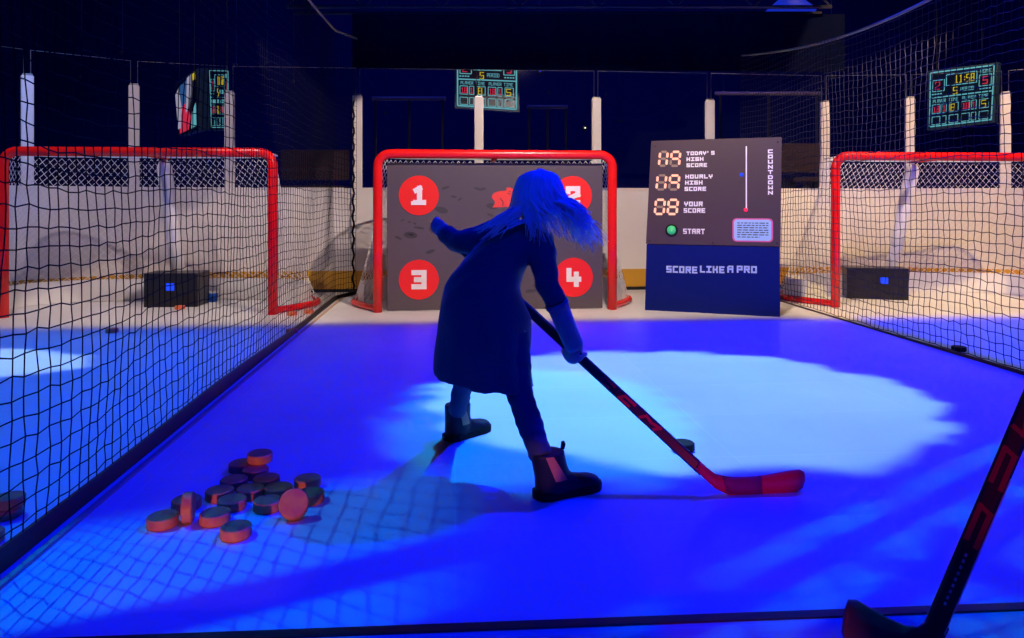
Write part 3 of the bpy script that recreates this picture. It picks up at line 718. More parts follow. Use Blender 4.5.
# dark drape above the glass, hiding the top of the middle scoreboard reflection
dr = MB(); pts = []
for k in range(41):
    px = 352+k*(845-352)/40; d = 7.75+0.02*math.sin(k*1.9)
    pts.append((P(px, 66.5+px*0.006, d), P(px, 14, d)))
dr.loft([[a, b, b+Vector((0, 0.02, 0)), a+Vector((0, 0.02, 0))] for a, b in pts])
tag(dr.build('drape', 'hall_net'), 'long black drape hanging above the glass behind the middle goal', 'drape')
# roof truss
def truss(label, xa, xb, d, z0, z1, n):
    o = thing('roof_truss', label, 'truss', (xa, d, z0), 0)
    m = MB()
    for z in (z0, z1):
        for dd in (0, 0.25): m.tube([(xa, d+dd, z), (xb, d+dd, z)], 0.02, 6)
    m.build('chord', 'truss', o, world=True)
    m = MB()
    for i in range(n):
        a = xa+(xb-xa)*i/n; b = xa+(xb-xa)*(i+1)/n
        m.tube([(a, d, z0), ((a+b)/2, d, z1)], 0.012, 5); m.tube([((a+b)/2, d, z1), (b, d, z0)], 0.012, 5)
    m.build('brace', 'truss', o, world=True); return o
truss('dark roof truss with blue-lit braces at the top over the middle goal', -2.4, 3.4, 7.6, H+(HY-7)/F*7.6, H+(HY+32)/F*7.6, 7)
area('truss_wash', (0.5, 7.0, 2.75), (0.5, 7.7, 3.3), 6, (0.01, 0.05, 1.0), 4.5, 0.1)
# blue light on the ceiling at the top right, built as a glowing cone
lp = P(790, 12, 9.0); o = thing('ceiling_glow', 'blue ceiling glow built as a cone at the top of the picture above the score panel', 'lamp', lp)
MB().lathe([(0.31, 0), (0.30, 0.0), (0.02, 0.22), (0.05, 0.24), (0.31, 0.01)], (0, 0, 0), 28).build('glow_cone', 'cone_glow', o, True)
MB().lathe([(0, 0.22), (0.05, 0.22), (0.05, 0.36), (0, 0.36)], (0, 0, 0), 14).build('glow_cone_cap', 'black', o, True)
MB().tube([(0, 0, 0.36), (0, 0, 4.9-lp.z)], 0.008, 6).build('cable', 'black', o)
# small lamps far back in the hall
def hall_lamp(px, py, d, label, m='lamp', r=0.016):
    c = P(px, py, d); o = thing('hall_lamp', label, 'lamp', c, 0, 'small lamps in the dark hall')
    MB().lathe([(0, 0.05), (r*1.3, 0.05), (r*1.5, -0.01), (r*1.15, -0.012), (r*1.1, 0.02), (0, 0.02)], (0, 0.03, 0), 12, Matrix.Rotation(PI/2, 3, 'X')).build('lamp_housing', 'black', o)
    MB().tube([(0, 0.05, 0), (0, 0.05, 4.9-c.z)], 0.004, 4).build('cable', 'black', o)
    MB().ell((0, -0.005, 0), (r, r*0.6, r*0.8), None, 10).build('lens', m, o, True)
for a in [(235, 65, 11, 'bright white hall lamp just above the narrow scoreboard side', 'lamp', .024), (266, 62, 11.2, 'white hall lamp to the right above the left goal, higher one of two', 'lamp', .014),
          (121, 52.5, 12, 'tiny hall lamp high between the two posts of the left goal'), (80, 76.5, 12, 'tiny hall lamp between the outermost post and its neighbour'),
          (293, 81, 12, 'tiny hall lamp above the right corner of the left goal'), (386, 113, 10, 'tiny hall lamp beside the post left of the middle goal'),
          (549, 92, 11, 'tiny hall lamp right of the middle scoreboard'), (585, 128, 10.5, 'brighter hall lamp low above the right half of the middle goal', 'lamp', .03),
          (620, 121, 11, 'hall lamp low between the middle goal and the score panel', 'lamp', .018), (606, 94, 11.5, 'tiny hall lamp beside the post above the middle goal'),
          (540, 71.5, 9.5, 'small blue hall lamp next to the middle scoreboard', 'lamp_blue', .03), (782, 94, 11, 'tiny hall lamp above the right edge of the score panel'),
          (833, 76.5, 10.5, 'hall lamp at the top of the glass left of the right goal', 'lamp', .022), (724, 92, 11.5, 'tiny hall lamp above the middle of the score panel')]:
    hall_lamp(*a)
# dim benches and rails in the stands
def bench(px0, px1, py, d, label):
    a, b = P(px0, py, d), P(px1, py, d); o = thing('spectator_bench', label, 'bench', ((a.x+b.x)/2, d, 0), 0)
    w = b.x-a.x; z = a.z
    MB().box((0, 0, z), (w, 0.4, 0.05), bev=0.01).build('seat', 'seat_red', o)
    MB().box((0, 0.22, z+0.28), (w, 0.04, 0.36), bev=0.01).build('backrest', 'seat_red', o)
    for s in (-0.45, 0, 0.45): MB().box((s*w, 0.02, z/2-0.013), (0.06, 0.34, z-0.026)).build('leg', 'black', o)
bench(275, 345, 188, 8.3, 'dim maroon bench beyond the glass between left and middle goal')
bench(786, 838, 180, 8.6, 'dim maroon bench beyond the glass beside the score panel')
def rail(px0, px1, py, d, label):
    a, b = P(px0, py, d), P(px1, py, d); o = thing('handrail', label, 'rail', (a.x, d, 0))
    MB().tube([a, b], 0.028, 8).build('rail_bar', 'rail', o, True, world=True)
    for t in (0.05, 0.5, 0.95):
        p = a.lerp(b, t); MB().tube([p, Vector((p.x, p.y, 0))], 0.018, 6).build('rail_post', 'black', o, world=True)
rail(372, 446, 98.5, 9.6, 'dull handrail in the stands left of the middle scoreboard')
rail(527, 568, 107, 9.6, 'dull handrail in the stands right of the middle scoreboard')
rail(715, 822, 93.5, 10.2, 'dull handrail in the stands above the score panel')
area('stand_glow', (0, 8.0, 2.4), (0, 10, 1.2), 2.2, (0.7, 0.35, 0.8), 5, 0.3)

# ------------------------------------------------------------------ pucks
PR, PHT = 0.0385, 0.0265
def puck_mesh(m):
    mb = MB(); r, h = PR, PHT; mb.lathe([(0, 0), (r-0.003, 0), (r, 0.003), (r, h-0.003), (r-0.003, h), (0, h)], (0, 0, -h/2), 32)
    o = mb.build('puck', m); 
    return o
proto = puck_mesh('wood'); proto_b = puck_mesh('rubber'); used = set()
def put_puck(pr, loc, label, group, rot=(0, 0, 0)):
    if pr.name not in used: o = pr; used.add(pr.name)
    else: o = pr.copy(); COL.objects.link(o)
    o.location = loc; o.rotation_euler = rot; tag(o, label, 'puck', group); return o
flat = [(162.6, 520.5, 'orange puck lying at the far left end of the pile'), (186.5, 503.5, 'orange puck half hidden behind the one standing on edge'),
        (215, 517, 'orange puck lying just right of the one standing on edge'), (236, 531, 'orange puck lying nearest to the camera, alone in front of the pile'),
        (232.5, 503, 'orange puck in the middle of the pile, front row above the nearest puck'), (219.5, 494, 'orange puck at the left edge of the pile\'s middle row'),
        (234.0, 483, 'orange puck behind the middle row, left of two'), (250.5, 492.5, 'orange puck at the very centre of the pile'), (266.5, 481.5, 'orange puck behind the middle row, right of two'),
        (278, 491, 'purplish orange puck right of the pile\'s centre'), (267.6, 504.5, 'orange puck lying left of the tilted one, front row'), (310.5, 496.5, 'orange puck behind the tilted one, at the right end of the pile'),
        (307.5, 482.0, 'orange puck at the right rear corner of the pile, behind the tilted one'), (241.5, 466.5, 'orange puck at the back of the pile, under the topmost one, left'), (255.5, 472.5, 'dark purplish orange puck at the back of the pile, under the topmost one, front')]
pos = [G(x, y, PHT/2) for x, y, _ in flat]
tilt_px = (293.5, 501.0)
stand = G(188.4, 522, 0.0); stand.z = PR
fixed = [Vector((stand.x, stand.y, 0)), G(293.5, 509, 0)]
for _ in range(200):
    for i in range(len(pos)):
        for j in range(i):
            d = pos[i]-pos[j]; d.z = 0; l_ = d.length
            if l_ < 2*PR+0.001:
                k = (2*PR+0.0012-l_)/2; d = d/l_ if l_ > 1e-6 else Vector((1, 0, 0)); pos[i] += d*k; pos[j] -= d*k
for (x, y, lb), p in zip(flat, pos):
    put_puck(proto, (p.x, p.y, PHT/2+0.0005), lb, 'orange pucks in the pile', (0, 0, random.uniform(0, 6)))
put_puck(proto, stand, 'orange puck standing upright on its edge in the pile', 'orange pucks in the pile', (PI/2, 0.1, PI/2+0.25))
tp = P(294.5, 501.5, 1.905)
put_puck(proto, (tp.x, tp.y-0.005, 0.0385), 'bright orange puck tilted up so its round face shows', 'orange pucks in the pile', (math.radians(52), math.radians(10), 0.1))
q = (pos[13]+pos[14])/2
put_puck(proto, (q.x+0.025, q.y+0.03, PHT*1.5+0.002), 'orange puck lying on top of two others at the back of the pile', 'orange pucks in the pile', (0.03, 0.02, 0.4))
SG = 'pucks left on the side lanes'
for x, y, lb, z in ((112, 330.5, 'single orange puck on the left lane in front of the left goal', 0), (90, 299.5, 'orange puck deep inside the left goal', 0), (180, 307.5, 'orange puck lying right before the black box of the left goal', 0),
                 (292, 331, 'orange puck by the foot of the left lane net, nearer of two', 0), (292, 313.5, 'orange puck beside the red base bar of the left goal', 0), (309, 311.5, 'orange puck where the left lane net meets the boards', 0)):
    p = G(x, y, PHT/2); put_puck(proto, (p.x, p.y, PHT/2+0.0005), lb, SG)
p = G(-1, 549, PHT/2); put_puck(proto, (p.x-0.075, p.y+0.06, PHT/2+.0005), 'orange puck at the left picture edge by the net hem, nearest', SG)
p = G(4, 515, PHT/2); put_puck(proto, (p.x-0.01, p.y+0.02, PHT/2+.0005), 'dark orange puck at the left picture edge, bottom of a stacked pair', SG)
put_puck(proto, (p.x-0.004, p.y+0.025, PHT*1.5+.001), 'dark orange puck at the left picture edge, top of a stacked pair', SG)
p = G(683, 446, PHT/2); put_puck(proto_b, (p.x, p.y, PHT/2+.0005), 'black rubber puck on the ice behind the shaft of the held stick', 'black rubber pucks', (0, 0, 0))
p = G(960, 352, PHT/2); put_puck(proto_b, (p.x+0.05, p.y+0.09, PHT/2+.0005), 'black rubber puck at the foot of the right lane net', 'black rubber pucks', (0, 0, 0))

# ------------------------------------------------------------------ hockey sticks
def beam(mb, a, b, w, t, face):
    """rectangular shaft from a to b, broad side w facing 'face'"""
    ax = (b-a).normalized(); n = (face-ax*face.dot(ax)).normalized(); sd = ax.cross(n)
    k = 0.25; rings = []
    prof = []
    for sx, sy in ((1, 1-2*k), (1-2*k*t/w, 1), (-1+2*k*t/w, 1), (-1, 1-2*k), (-1, -1+2*k), (-1+2*k*t/w, -1), (1-2*k*t/w, -1), (1, -1+2*k)): prof.append((sx*w/2, sy*t/2))
    for p in (a, b): rings.append([p+sd*x+n*y for x, y in prof])
    mb.loft(rings); return ax, n, sd
HEEL = P(703, 471, 2.065); BUTT = P(437.5, 226, 2.42)
AX = (BUTT-HEEL).normalized()
stk = thing('hockey_stick', 'dark hockey stick with red blade held by the player', 'hockey stick', Vector((HEEL.x, HEEL.y, 0)), 0, 'hockey sticks')
m = MB(); ax, fn, sd = beam(m, HEEL, BUTT, 0.031, 0.020, Vector((0, -1, 0))); m.build('shaft', 'stick', stk, world=True)
m = MB(); beam(m, BUTT-AX*0.12, BUTT+AX*0.002, 0.0325, 0.0215, Vector((0, -1, 0))); m.build('grip_tape', 'black', stk, world=True)
def blade(mb, outline, d0, curve, thick, xs):
    """outline in pixels at distance d0; curve(u) bends it in depth"""
    n = len(outline); x0 = min(p[0] for p in outline); x1 = max(p[0] for p in outline)
    fr = []; bk = []
    for x, y in outline:
        u = (x-x0)/(x1-x0); p = P(x, y, d0); off = curve(u)
        fr.append(Vector((p.x, p.y+off, p.z))); bk.append(Vector((p.x, p.y+off+thick, p.z)))
    return fr, bk
def blade_mesh(tops, bots, d0, curve, thick):
    rings = []
    n = len(tops)
    for i in range(n):
        u = i/(n-1); off = curve(u); a = P(*tops[i], d0); b = P(*bots[i], d0); t = thick*(1-0.55*u)
        ya = d0+off
        mid = (a+b)/2
        rings.append([Vector((a.x, ya-t*.3, a.z)), Vector((mid.x, ya-t*.5, mid.z)), Vector((b.x, ya-t*.4, b.z)), Vector((b.x, ya+t*.4, b.z)), Vector((mid.x, ya+t*.5, mid.z)), Vector((a.x, ya+t*.3, a.z))])
    return MB().loft(rings)
tops = [(692, 452), (700, 461), (707, 468), (716, 474.5), (729, 477.5), (745, 478), (757, 477.8), (775, 475.5), (792, 473), (803, 472.5), (808, 475.5), (810, 481)]
bots = [(684, 458), (696, 470), (705, 479), (715, 488), (725, 493), (736, 495.6), (750, 496), (768, 496), (785, 495.8), (799, 494.6), (806, 491.5), (809.5, 486)]
bl = blade_mesh(tops[1:], bots[1:], 2.055, lambda u: -0.0+0.035*u*u, 0.018).build('blade', 'stick_red', stk, True, world=True)
# worn darker wrap on the middle of the blade
tp2 = [(722, 476.4), (735, 478.2), (750, 478.3), (763, 477.5)]; bt2 = [(727, 493.2), (738, 495.2), (752, 495.4), (764, 495.4)]
blade_mesh(tp2, bt2, 2.049, lambda u: 0.003+0.010*u, 0.012).build('blade_wrap', mat('dark_red_wrap', (0.35, 0.015, 0.10), 0.5), stk, True, world=True)
def on_shaft(px, py, a, b, fnv, lift):
    # nearest point of the axis to the pixel's column
    best = None
    for k in range(2001):
        p = a.lerp(b, k/2000); qx = CX+p.x/p.y*F; qy = HY+(H-p.z)/p.y*F; e = (qx-px)**2+(qy-py)**2
        if best is None or e < best[0]: best = (e, p)
    return best[1]+fnv*lift
up = sd if sd.z > 0 else -sd
for ch, (x, y) in (('C', (605, 383.5)), ('C', (625.5, 401.5)), ('M', (648, 420.5))):
    c = on_shaft(x, y, HEEL, BUTT, fn, 0.0102); m = MB(); strokes(m, ch, c+AX*0.027-up*0.0115, -AX, up, 0.046 if ch == 'C' else 0.060, 0.023, 0.0082, fn*0.0006, slant=0.5); m.build('letter', 'stick_red', stk, world=True)

# second stick in the right foreground, standing on its heel
D2 = 1.2
a2 = P(906, 694, D2); b2 = P(930, 638, D2); dir2 = (P(1024, 418, D2)-b2).normalized(); top2 = b2+dir2*1.05
st2 = thing('hockey_stick', 'dark hockey stick with black blade standing close in the right foreground', 'hockey stick', Vector((a2.x, D2, 0)), 0, 'hockey sticks')
m = MB(); ax2, fn2, sd2 = beam(m, b2-dir2*0.05, top2, 0.031, 0.021, Vector((-0.55, -0.8, 0.1))); m.build('shaft', 'stick', st2, world=True)
t_ = [(838, 600), (843, 593.5), (853, 595.5), (868, 605), (887, 616.5), (905, 625), (918, 627), (930, 620), (938, 606)]
b_ = [(836.5, 612), (837, 626), (842, 640), (852, 657), (868, 677), (884, 692), (900, 700), (918, 690), (948, 628)]
blade_mesh(t_, b_, D2, lambda u: -0.03*(1-u)**2, 0.018).build('blade', mat('black_tape', (0.04, 0.045, 0.06), 0.6), st2, True, world=True)
m = MB(); up2 = sd2
for ch, (x, y) in (('C', (978, 524)), ('C', (1003, 467)), ('M', (1026, 414))):
    c = on_shaft(x, y, b2, top2, fn2, 0.0108)
    m = MB(); strokes(m, ch, c+dir2*0.035-sd2*0.012, -dir2, sd2, 0.066, 0.024, 0.0075, fn2*0.0006, slant=0.3); m.build('letter', 'stick_red', st2, world=True)
m = MB()
rl = random.Random(9)
c0 = on_shaft(945, 602, b2, top2, fn2, 0.0108)
for k in range(9): m.box(c0+dir2*0.011*k, (0.004, 0.001, 0.006), Matrix((sd2, fn2, dir2)).transposed().to_3x3())
m.build('fine_print', 'lettering', st2, world=True)
sdr = sd2 if sd2.x > 0 else -sd2
m = MB(); ea = b2+dir2*0.02+fn2*0.0092+sdr*0.0150; m.tube([ea, b2+dir2*0.30+fn2*0.0092+sdr*0.0150], 0.0012, 4); m.build('pale_edge_line', 'lettering', st2, world=True)

# ================================================================== THE PLAYER
pl = thing('person', 'child with long pale hair in a dark coat leaning to swing a hockey stick', 'person', (-0.03, 2.2, 0))
HEAD = Vector((0.088, 2.31, 0.845)); NECK = Vector((0.055, 2.295, 0.755))
SR = P(541, 240, 2.25); ER = P(547, 284, 2.17); CR = P(556, 302, 2.17); WR = P(575.5, 349, 2.20)
SL = P(496, 236, 2.36); EL = P(459, 243, 2.34); WL = P(441, 230, 2.405)
HIPR = Vector((0.0, 2.15, 0.47)); KR = P(519, 392, 2.12); AR = Vector((0.082, 2.035, 0.12))
HIPL = Vector((-0.105, 2.2, 0.48)); KL = P(464, 380, 2.40); AL = P(457, 412, 2.50)
b = MB()
# trunk
b.tube([Vector((-0.052, 2.17, 0.44)), Vector((-0.05, 2.17, 0.50)), Vector((-0.03, 2.21, 0.60)), Vector((0.01, 2.26, 0.69)), NECK, NECK.lerp(HEAD, 0.5)], [0.05, 0.05, 0.036, 0.034, 0.034, 0.034], 14)
b.tube([SL, Vector((0.02, 2.29, 0.735)), SR], [0.026, 0.028, 0.026], 10)
b.tube([SR, SR.lerp(ER, .5), ER, CR, WR], [0.026, 0.026, 0.023, 0.021, 0.017], 10)
b.tube([SL, SL.lerp(EL, .5), EL, EL.lerp(WL, .5), WL], [0.026, 0.026, 0.023, 0.021, 0.017], 10)
for hp, k, an in ((HIPR, KR, AR), (HIPL, KL, AL)):
    b.tube([hp, hp.lerp(k, .5), k, k.lerp(an, .4), an], [0.045, 0.04, 0.028, 0.026, 0.020], 12)
# head, turned to the goal
b.ell(HEAD, (0.066, 0.078, 0.088)); b.ell(HEAD+Vector((0.0, 0.02, -0.045)), (0.048, 0.055, 0.048))
b.tube([HEAD+Vector((0, 0.070, 0.012)), HEAD+Vector((0, 0.084, -0.018)), HEAD+Vector((0, 0.078, -0.024))], [0.007, 0.012, 0.009], 8)     # nose
b.tube([HEAD+Vector((-0.02, 0.066, -0.05)), HEAD+Vector((0, 0.073, -0.05)), HEAD+Vector((0.02, 0.066, -0.05))], [0.004, 0.007, 0.004], 8)   # lips
for s in (-1, 1): b.ell(HEAD+Vector((s*0.067, -0.005, -0.01)), (0.009, 0.018, 0.024))
def hand(wrist, grip, axis, back, sgn=1, scale=1.0):
    """palm and five fingers closed round a shaft at grip; back = direction from the shaft to the back of the hand"""
    axis = axis.normalized(); back = (back-axis*back.dot(axis)).normalized(); side = axis.cross(back)*sgn
    pc = grip+back*0.023*scale
    b.ell(pc, (0.011*scale, 0.030*scale, 0.026*scale), Matrix((back, axis, side)).transposed(), 14)
    b.tube([wrist, wrist.lerp(pc, .6), pc], [0.017, 0.018, 0.016], 10)
    lens = [0.92, 1.0, 0.95, 0.8]
    for i in range(4):
        off = axis*(0.026-0.0178*i)*scale; pts = []
        for k in range(7):
            a = math.radians(15+k*34*lens[i]); r = (0.0225-0.0008*k)*scale
            pts.append(grip+off+back*math.cos(a)*r+side*math.sin(a)*r)
        b.tube(pts, [0.0068*scale, 0.0068*scale, 0.0066*scale, 0.0064*scale, 0.0062*scale, 0.0058*scale, 0.0046*scale], 8)
    tpnts = []
    for k in range(5):
        a = math.radians(-10-k*36); r = 0.0225*scale
        tpnts.append(grip+axis*(0.012+0.009*k*0.8)*scale+back*math.cos(a)*r+side*math.sin(a)*r)
    b.tube(tpnts, [0.0095*scale, 0.009*scale, 0.0085*scale, 0.008*scale, 0.006*scale], 8)
def axis_at(px):
    best = None
    for k in range(2001):
        p = HEEL.lerp(BUTT, k/2000); e = abs(CX+p.x/p.y*F-px)
        if best is None or e < best[0]: best = (e, p)
    return best[1]
GR = axis_at(574.5); GLh = axis_at(440.0)
hand(WR, GR, AX, Vector((-0.6, -0.75, -0.1)), 1, 1.05)
hand(WL, GLh, -AX, Vector((-0.45, -0.7, 0.5)), -1, 1.0)
body = b.build('body', 'skin', pl, True, world=True); fuse(body, 0.003, 1)
for s in (-1, 1):
    e = MB().ell(HEAD+Vector((s*0.026, 0.066, 0.0)), (0.012, 0.009, 0.008)).build('eye', 'eye', pl, True, world=True)
    MB().ell(HEAD+Vector((s*0.026, 0.0735, 0.0)), (0.005, 0.003, 0.005)).build('iris', 'black', e, True, world=True)
# trousers
b = MB()
b.tube([Vector((-0.06, 2.17, 0.50)), Vector((-0.055, 2.165, 0.42))], [0.065, 0.065], 14)
b.tube([HIPR+Vector((0, 0, -0.02)), HIPR.lerp(KR, .5), KR, KR.lerp(AR, .35), KR.lerp(AR, .75), AR.lerp(KR, -0.02)], [0.050, 0.047, 0.040, 0.0395, 0.036, 0.034], 16)
b.tube([HIPL+Vector((0, 0, -0.02)), HIPL.lerp(KL, .5), KL, KL.lerp(AL, .35), KL.lerp(AL, .75), AL], [0.050, 0.046, 0.036, 0.034, 0.032, 0.031], 16)
tr = b.build('trousers', 'denim', pl, True, world=True)
fuse(tr, 0.007, 3, lambda p, n: n*(0.0012*math.sin(p.z*95+p.x*60)+0.0009*math.sin(p.z*170+p.y*110)))
# boots
def boot(heel, toe, ankle, name='boot'):
    d = toe-heel; d.z = 0; ln_ = d.length; d.normalize(); n = Vector((-d.y, d.x, 0)); up_ = Vector((0, 0, 1)); k = ln_/0.205
    def q(x, y, z): return heel+d*x*k+n*y*k+up_*z
    sh = ankle-heel; sx = sh.dot(d)/k; sy = sh.dot(n)/k
    b = MB(); rings = []
    for z, x, rx, ry in ((0.130, 0.056, 0.050, 0.042), (0.110, 0.055, 0.049, 0.041), (0.085, 0.054, 0.050, 0.039), (0.06, 0.055, 0.053, 0.038), (0.03, 0.056, 0.055, 0.038), (0.016, 0.056, 0.055, 0.038)):
        t = max(0, (z-0.05)/0.08); ox = (sx-0.055)*t*0.55; oy = sy*t*0.55
        rings.append([q(x+ox+rx*math.cos(a), oy+ry*math.sin(a), z) for a in [2*PI*j/20 for j in range(20)]])
    b.loft(rings)
    rings = []
    for x, w, h in ((0.03, 0.034, 0.085), (0.07, 0.036, 0.088), (0.095, 0.036, 0.070), (0.12, 0.038, 0.054), (0.15, 0.040, 0.046), (0.175, 0.037, 0.042), (0.192, 0.028, 0.036), (0.2, 0.014, 0.028)):
        rings.append([q(x, w*math.cos(a), 0.016+(h-0.016)*(max(0.0, math.sin(a))**0.7)) for a in [2*PI*j/20 for j in range(20)]])
    b.loft(rings)
    o = b.build(name, 'boot', pl, True, world=True); fuse(o, 0.005, 3)
    so = MB(); out = []
    for x, w in ((-0.003, 0.012), (0.004, 0.028), (0.03, 0.037), (0.07, 0.035), (0.11, 0.038), (0.15, 0.043), (0.18, 0.039), (0.198, 0.024), (0.206, 0.008)): out.append((x, w))
    pts = [q(x, w, 0.001) for x, w in out]+[q(x, -w, 0.001) for x, w in reversed(out)]
    so.prism(pts, (0, 0, 0.020)); so.build('sole', 'rubber', o, world=True)
    # stretch panel on the side turned to the camera and the pull tab
    def side(x, z):
        t = max(0, (z-0.05)/0.08); ox = (sx-0.055)*t*0.55; oy = sy*t*0.55
        c = (x-0.055)/0.053; return q(x+ox, oy-(0.0405+0.002)*math.sqrt(max(0.05, 1-c*c)), z)
    gs = MB(); rows = []
    for i in range(7):
        z = 0.128-0.072*i/6; a = 0.030+0.010*i/6; c2 = 0.052+0.028*i/6-0.0005*i
        rows.append([side(a+(c2-a)*j/5, z) for j in range(6)])
    inn = []
    vs = [[gs.bm.verts.new(p) for p in r] for r in rows]
    vb = [[gs.bm.verts.new(p+n*0.006) for p in r] for r in rows]
    for i in range(6):
        for j in range(5):
            gs.bm.faces.new((vs[i][j], vs[i][j+1], vs[i+1][j+1], vs[i+1][j])); gs.bm.faces.new((vb[i][j], vb[i+1][j], vb[i+1][j+1], vb[i][j+1]))
    gs.build('elastic_panel', 'gusset', o, True, world=True)['label'] = 'tan elastic side panel'
    t = MB(); c = q(0.105+(sx-0.055)*0.55, sy*0.55, 0.128); t.tube([c, c+up_*0.014+d*0.004, c+up_*0.022+d*0.002], [0.006, 0.007, 0.005], 8).build('pull_tab', 'boot', o, True, world=True)
    return o
boot(G(536, 499.5), G(599, 485.5), AR)
boot(G(446.5, 441.5), G(488, 428), AL)
# coat
rows = [  # y_left, x_left, y_right, x_right, distance, half depth
 (226, 505, 228, 545, 2.30, 0.060), (234, 490, 236, 553, 2.295, 0.085), (246, 477, 247, 547, 2.28, 0.100), (259, 463.5, 259, 533, 2.26, 0.108), (273, 452, 273, 523.5, 2.235, 0.112),
 (285, 445.5, 285, 519.5, 2.215, 0.118), (300, 441, 300, 523, 2.20, 0.122), (318, 438, 318, 531, 2.19, 0.128), (336, 436.5, 338, 531.5, 2.185, 0.132), (352, 435, 358, 531, 2.185, 0.135), (371, 434, 386, 534.5, 2.185, 0.138)]
NR = 40
rings = []
for ri, (yl, xl_, yr, xr_, d, hd) in enumerate(rows):
    a = P(xl_, yl, d); c = P(xr_, yr, d); cen = (a+c)/2; hx = (c-a)/2; ring = []
    for j in range(NR):
        t = 2*PI*j/NR; fold = 1+0.045*(ri/10)**1.5*math.sin(5*t+0.7)+0.02*(ri/10)*math.sin(11*t)
        sag = 0.0
        p = cen+hx*math.cos(t)+Vector((0, hd*math.sin(t)*fold, 0))
        if ri == 10: p.z -= 0.010*max(0, -math.sin(t))
        ring.append(p)
    rings.append(ring)
b = MB(); b.loft(rings)
b.ell(P(524, 232, 2.31), (0.085, 0.06, 0.035))
b.tube([SR+Vector((-0.03, 0.02, 0.012)), SR+Vector((0.0, 0, -0.012)), SR.lerp(ER, .5), ER, CR+(CR-ER)*0.08], [0.045, 0.046, 0.042, 0.037, 0.0335], 18)
b.tube([SL+Vector((0.04, -0.02, 0.0)), SL+Vector((0.0, 0, 0.002)), SL.lerp(EL, .5)+Vector((0, 0, -0.006)), EL+Vector((0, 0, 0.004)), EL.lerp(WL, 0.45)+Vector((-0.002, 0, -0.002)), EL.lerp(WL, 0.75)], [0.058, 0.055, 0.048, 0.040, 0.034, 0.031], 18)
ct = b.build('coat', 'coat', pl, True, world=True)
o_pl = Vector(pl.location)
def folds(p, n):
    z = p.z
    k = 0.004*math.sin(p.x*55+p.z*18)*max(0, min(1, (0.62-z)/0.3)) + 0.0025*math.sin(p.z*70-p.x*60+p.y*40)*max(0, min(1, (z-0.5)/0.15))
    return n*k
fuse(ct, 0.0065, 4, folds)
# collar seam and back vent, and the turned knit cuffs
m = MB(); m.tube([CR+(CR-ER)*0.02, CR.lerp(WR, .12), CR.lerp(WR, .5), CR.lerp(WR, .9), CR.lerp(WR, .99)], [0.0335, 0.0325, 0.031, 0.0305, 0.026], 18)
sl = m.build('knit_sleeve', 'knit', pl, True, world=True)
me = MB().tube([CR+(WR-CR)*0.01, CR+(WR-CR)*0.09], [0.0365, 0.0365], 18).build('turned_cuff', 'knit', sl, True, world=True)
m = MB(); m.tube([EL.lerp(WL, 0.70), EL.lerp(WL, 1.0)], [0.029, 0.024], 16).build('knit_sleeve', 'knit', pl, True, world=True)

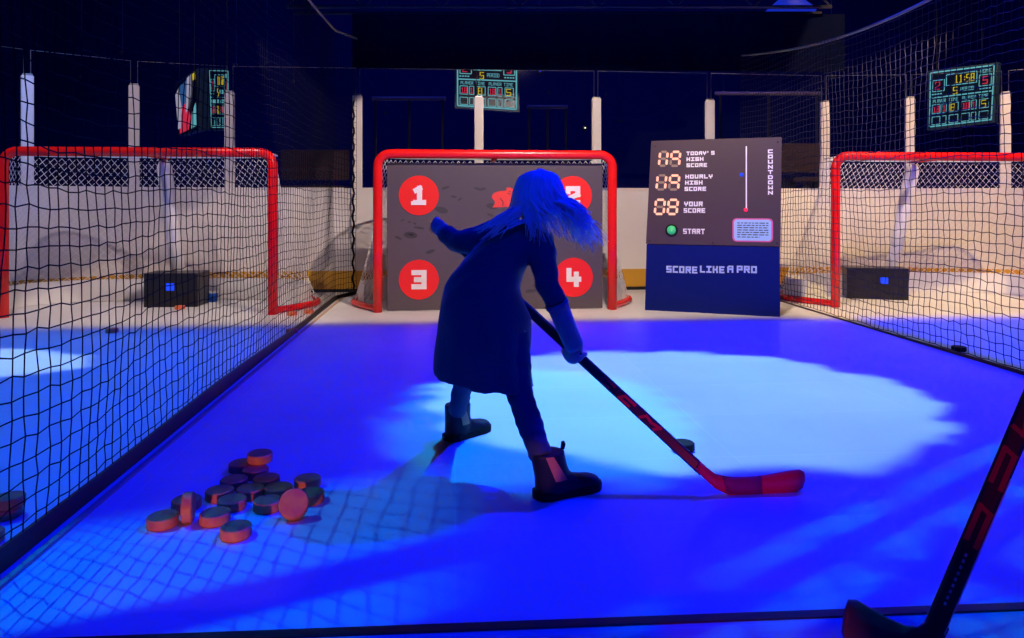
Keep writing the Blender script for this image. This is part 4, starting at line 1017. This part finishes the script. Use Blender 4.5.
# hair: a cap and several hundred locks flung to the right
b = MB()
b.ell(HEAD+Vector((0.0, -0.008, 0.010)), (0.079, 0.083, 0.090), None, 20)
rh = random.Random(11)
def lock(pts, r0, r1):
    sp = spline(pts, 4); n = len(sp); b.tube(sp, [r0*(0.75+0.5*math.sin(PI*min(1, k/(n-1)*1.1)))*(1-k/(n-1))+r1*(k/(n-1)) for k in range(n)], 5)
CROWN = HEAD+Vector((0.002, -0.012, 0.092))
ends_right = [(606, 243), (603, 249), (597, 236), (590, 250), (584, 243), (600, 228), (576, 236), (580, 224), (592, 218)]
for i in range(480):
    u = i/480.0
    # angle round the head seen from above; -90 deg faces the camera
    a = math.radians(rh.uniform(-205, 25)); rx, ry = 0.083, 0.087
    ring = HEAD+Vector((rx*math.cos(a), -0.008+ry*math.sin(a), rh.uniform(-0.01, 0.02)))
    top = HEAD+Vector((rx*0.62*math.cos(a), -0.010+ry*0.62*math.sin(a), 0.074))
    s = math.cos(a)   # -1 left .. 1 right
    jt = lambda k: Vector((rh.gauss(0, k), rh.gauss(0, k), rh.gauss(0, k)))
    if s > -0.1 and rh.random() < 0.82:
        ex, ey = ends_right[rh.randrange(len(ends_right))]; f = rh.uniform(0.45, 1.0)
        tgt = P(ex, ey, 2.24+rh.uniform(-0.03, 0.07)); low = HEAD+Vector((rx*s*1.1+0.02, ry*math.sin(a)*0.95, -0.065))
        end = low.lerp(tgt, f); mid = ring.lerp(end, 0.5)+Vector((0.006, 0, 0.012))
        pts = [CROWN+jt(.004), top+jt(.003), ring+jt(.004), mid+jt(.008), end+jt(.010)]
    elif s < -0.62:
        ex, ey = rh.choice([(482, 228), (474, 233), (490, 236), (500, 226), (504, 218), (496, 222), (486, 238), (508, 232)])
        tgt = P(ex, ey, 2.26+rh.uniform(-0.03, 0.05)); low = HEAD+Vector((-0.074, ry*math.sin(a), -0.05)); f = rh.uniform(0.35, 1.0)
        end = low.lerp(tgt, f); mid = low.lerp(ring, 0.45)+Vector((-0.002, 0, 0))
        pts = [CROWN+jt(.004), top+jt(.003), ring+jt(.003), mid+jt(.004), end+jt(.008)]
    else:
        ex = 545+s*30+rh.gauss(0, 9)+8; ey = rh.uniform(222, 244)
        end = P(ex, ey, 2.19+rh.uniform(-0.01, 0.03)); mid = ring.lerp(end, 0.45)+Vector((0, -0.012, 0))
        pts = [CROWN+jt(.004), top+jt(.003), ring+jt(.004), mid+jt(.006), end+jt(.006)]
    lock(pts, rh.uniform(0.0045, 0.0085), 0.0008)
for i in range(90):
    sd_ = -1 if i % 2 else 1; t = rh.uniform(0, 1)
    jt = lambda k: Vector((rh.gauss(0, k), rh.gauss(0, k), rh.gauss(0, k)))
    top = HEAD+Vector((sd_*0.01, 0.030+0.02*t, 0.094-0.012*t)); side_ = HEAD+Vector((sd_*(0.056+0.012*(1-t)), 0.058-0.03*(1-t), 0.03)); low = HEAD+Vector((sd_*0.078, 0.030-0.05*(1-t), -0.035))
    end = HEAD+Vector((sd_*0.072+(0.05 if sd_ > 0 else 0.0), 0.01-0.04*(1-t), -0.105))
    lock([top+jt(.002), side_+jt(.002), low+jt(.004), end+jt(.008)], rh.uniform(0.005, 0.008), 0.0008)
# loose strands at the left shoulder
for i in range(26):
    ex, ey = rh.uniform(474, 500), rh.uniform(226, 241); e = P(ex, ey, 2.20+rh.uniform(-.01, .03)); s0 = P(rh.uniform(512, 530), rh.uniform(205, 222), 2.23)
    lock([s0, s0.lerp(e, .5)+Vector((0, -0.01, 0.006)), e], 0.004, 0.0006)
hr = b.build('hair', 'hair', pl, True, world=True); hr['label'] = 'long loose pale hair blown to one side'
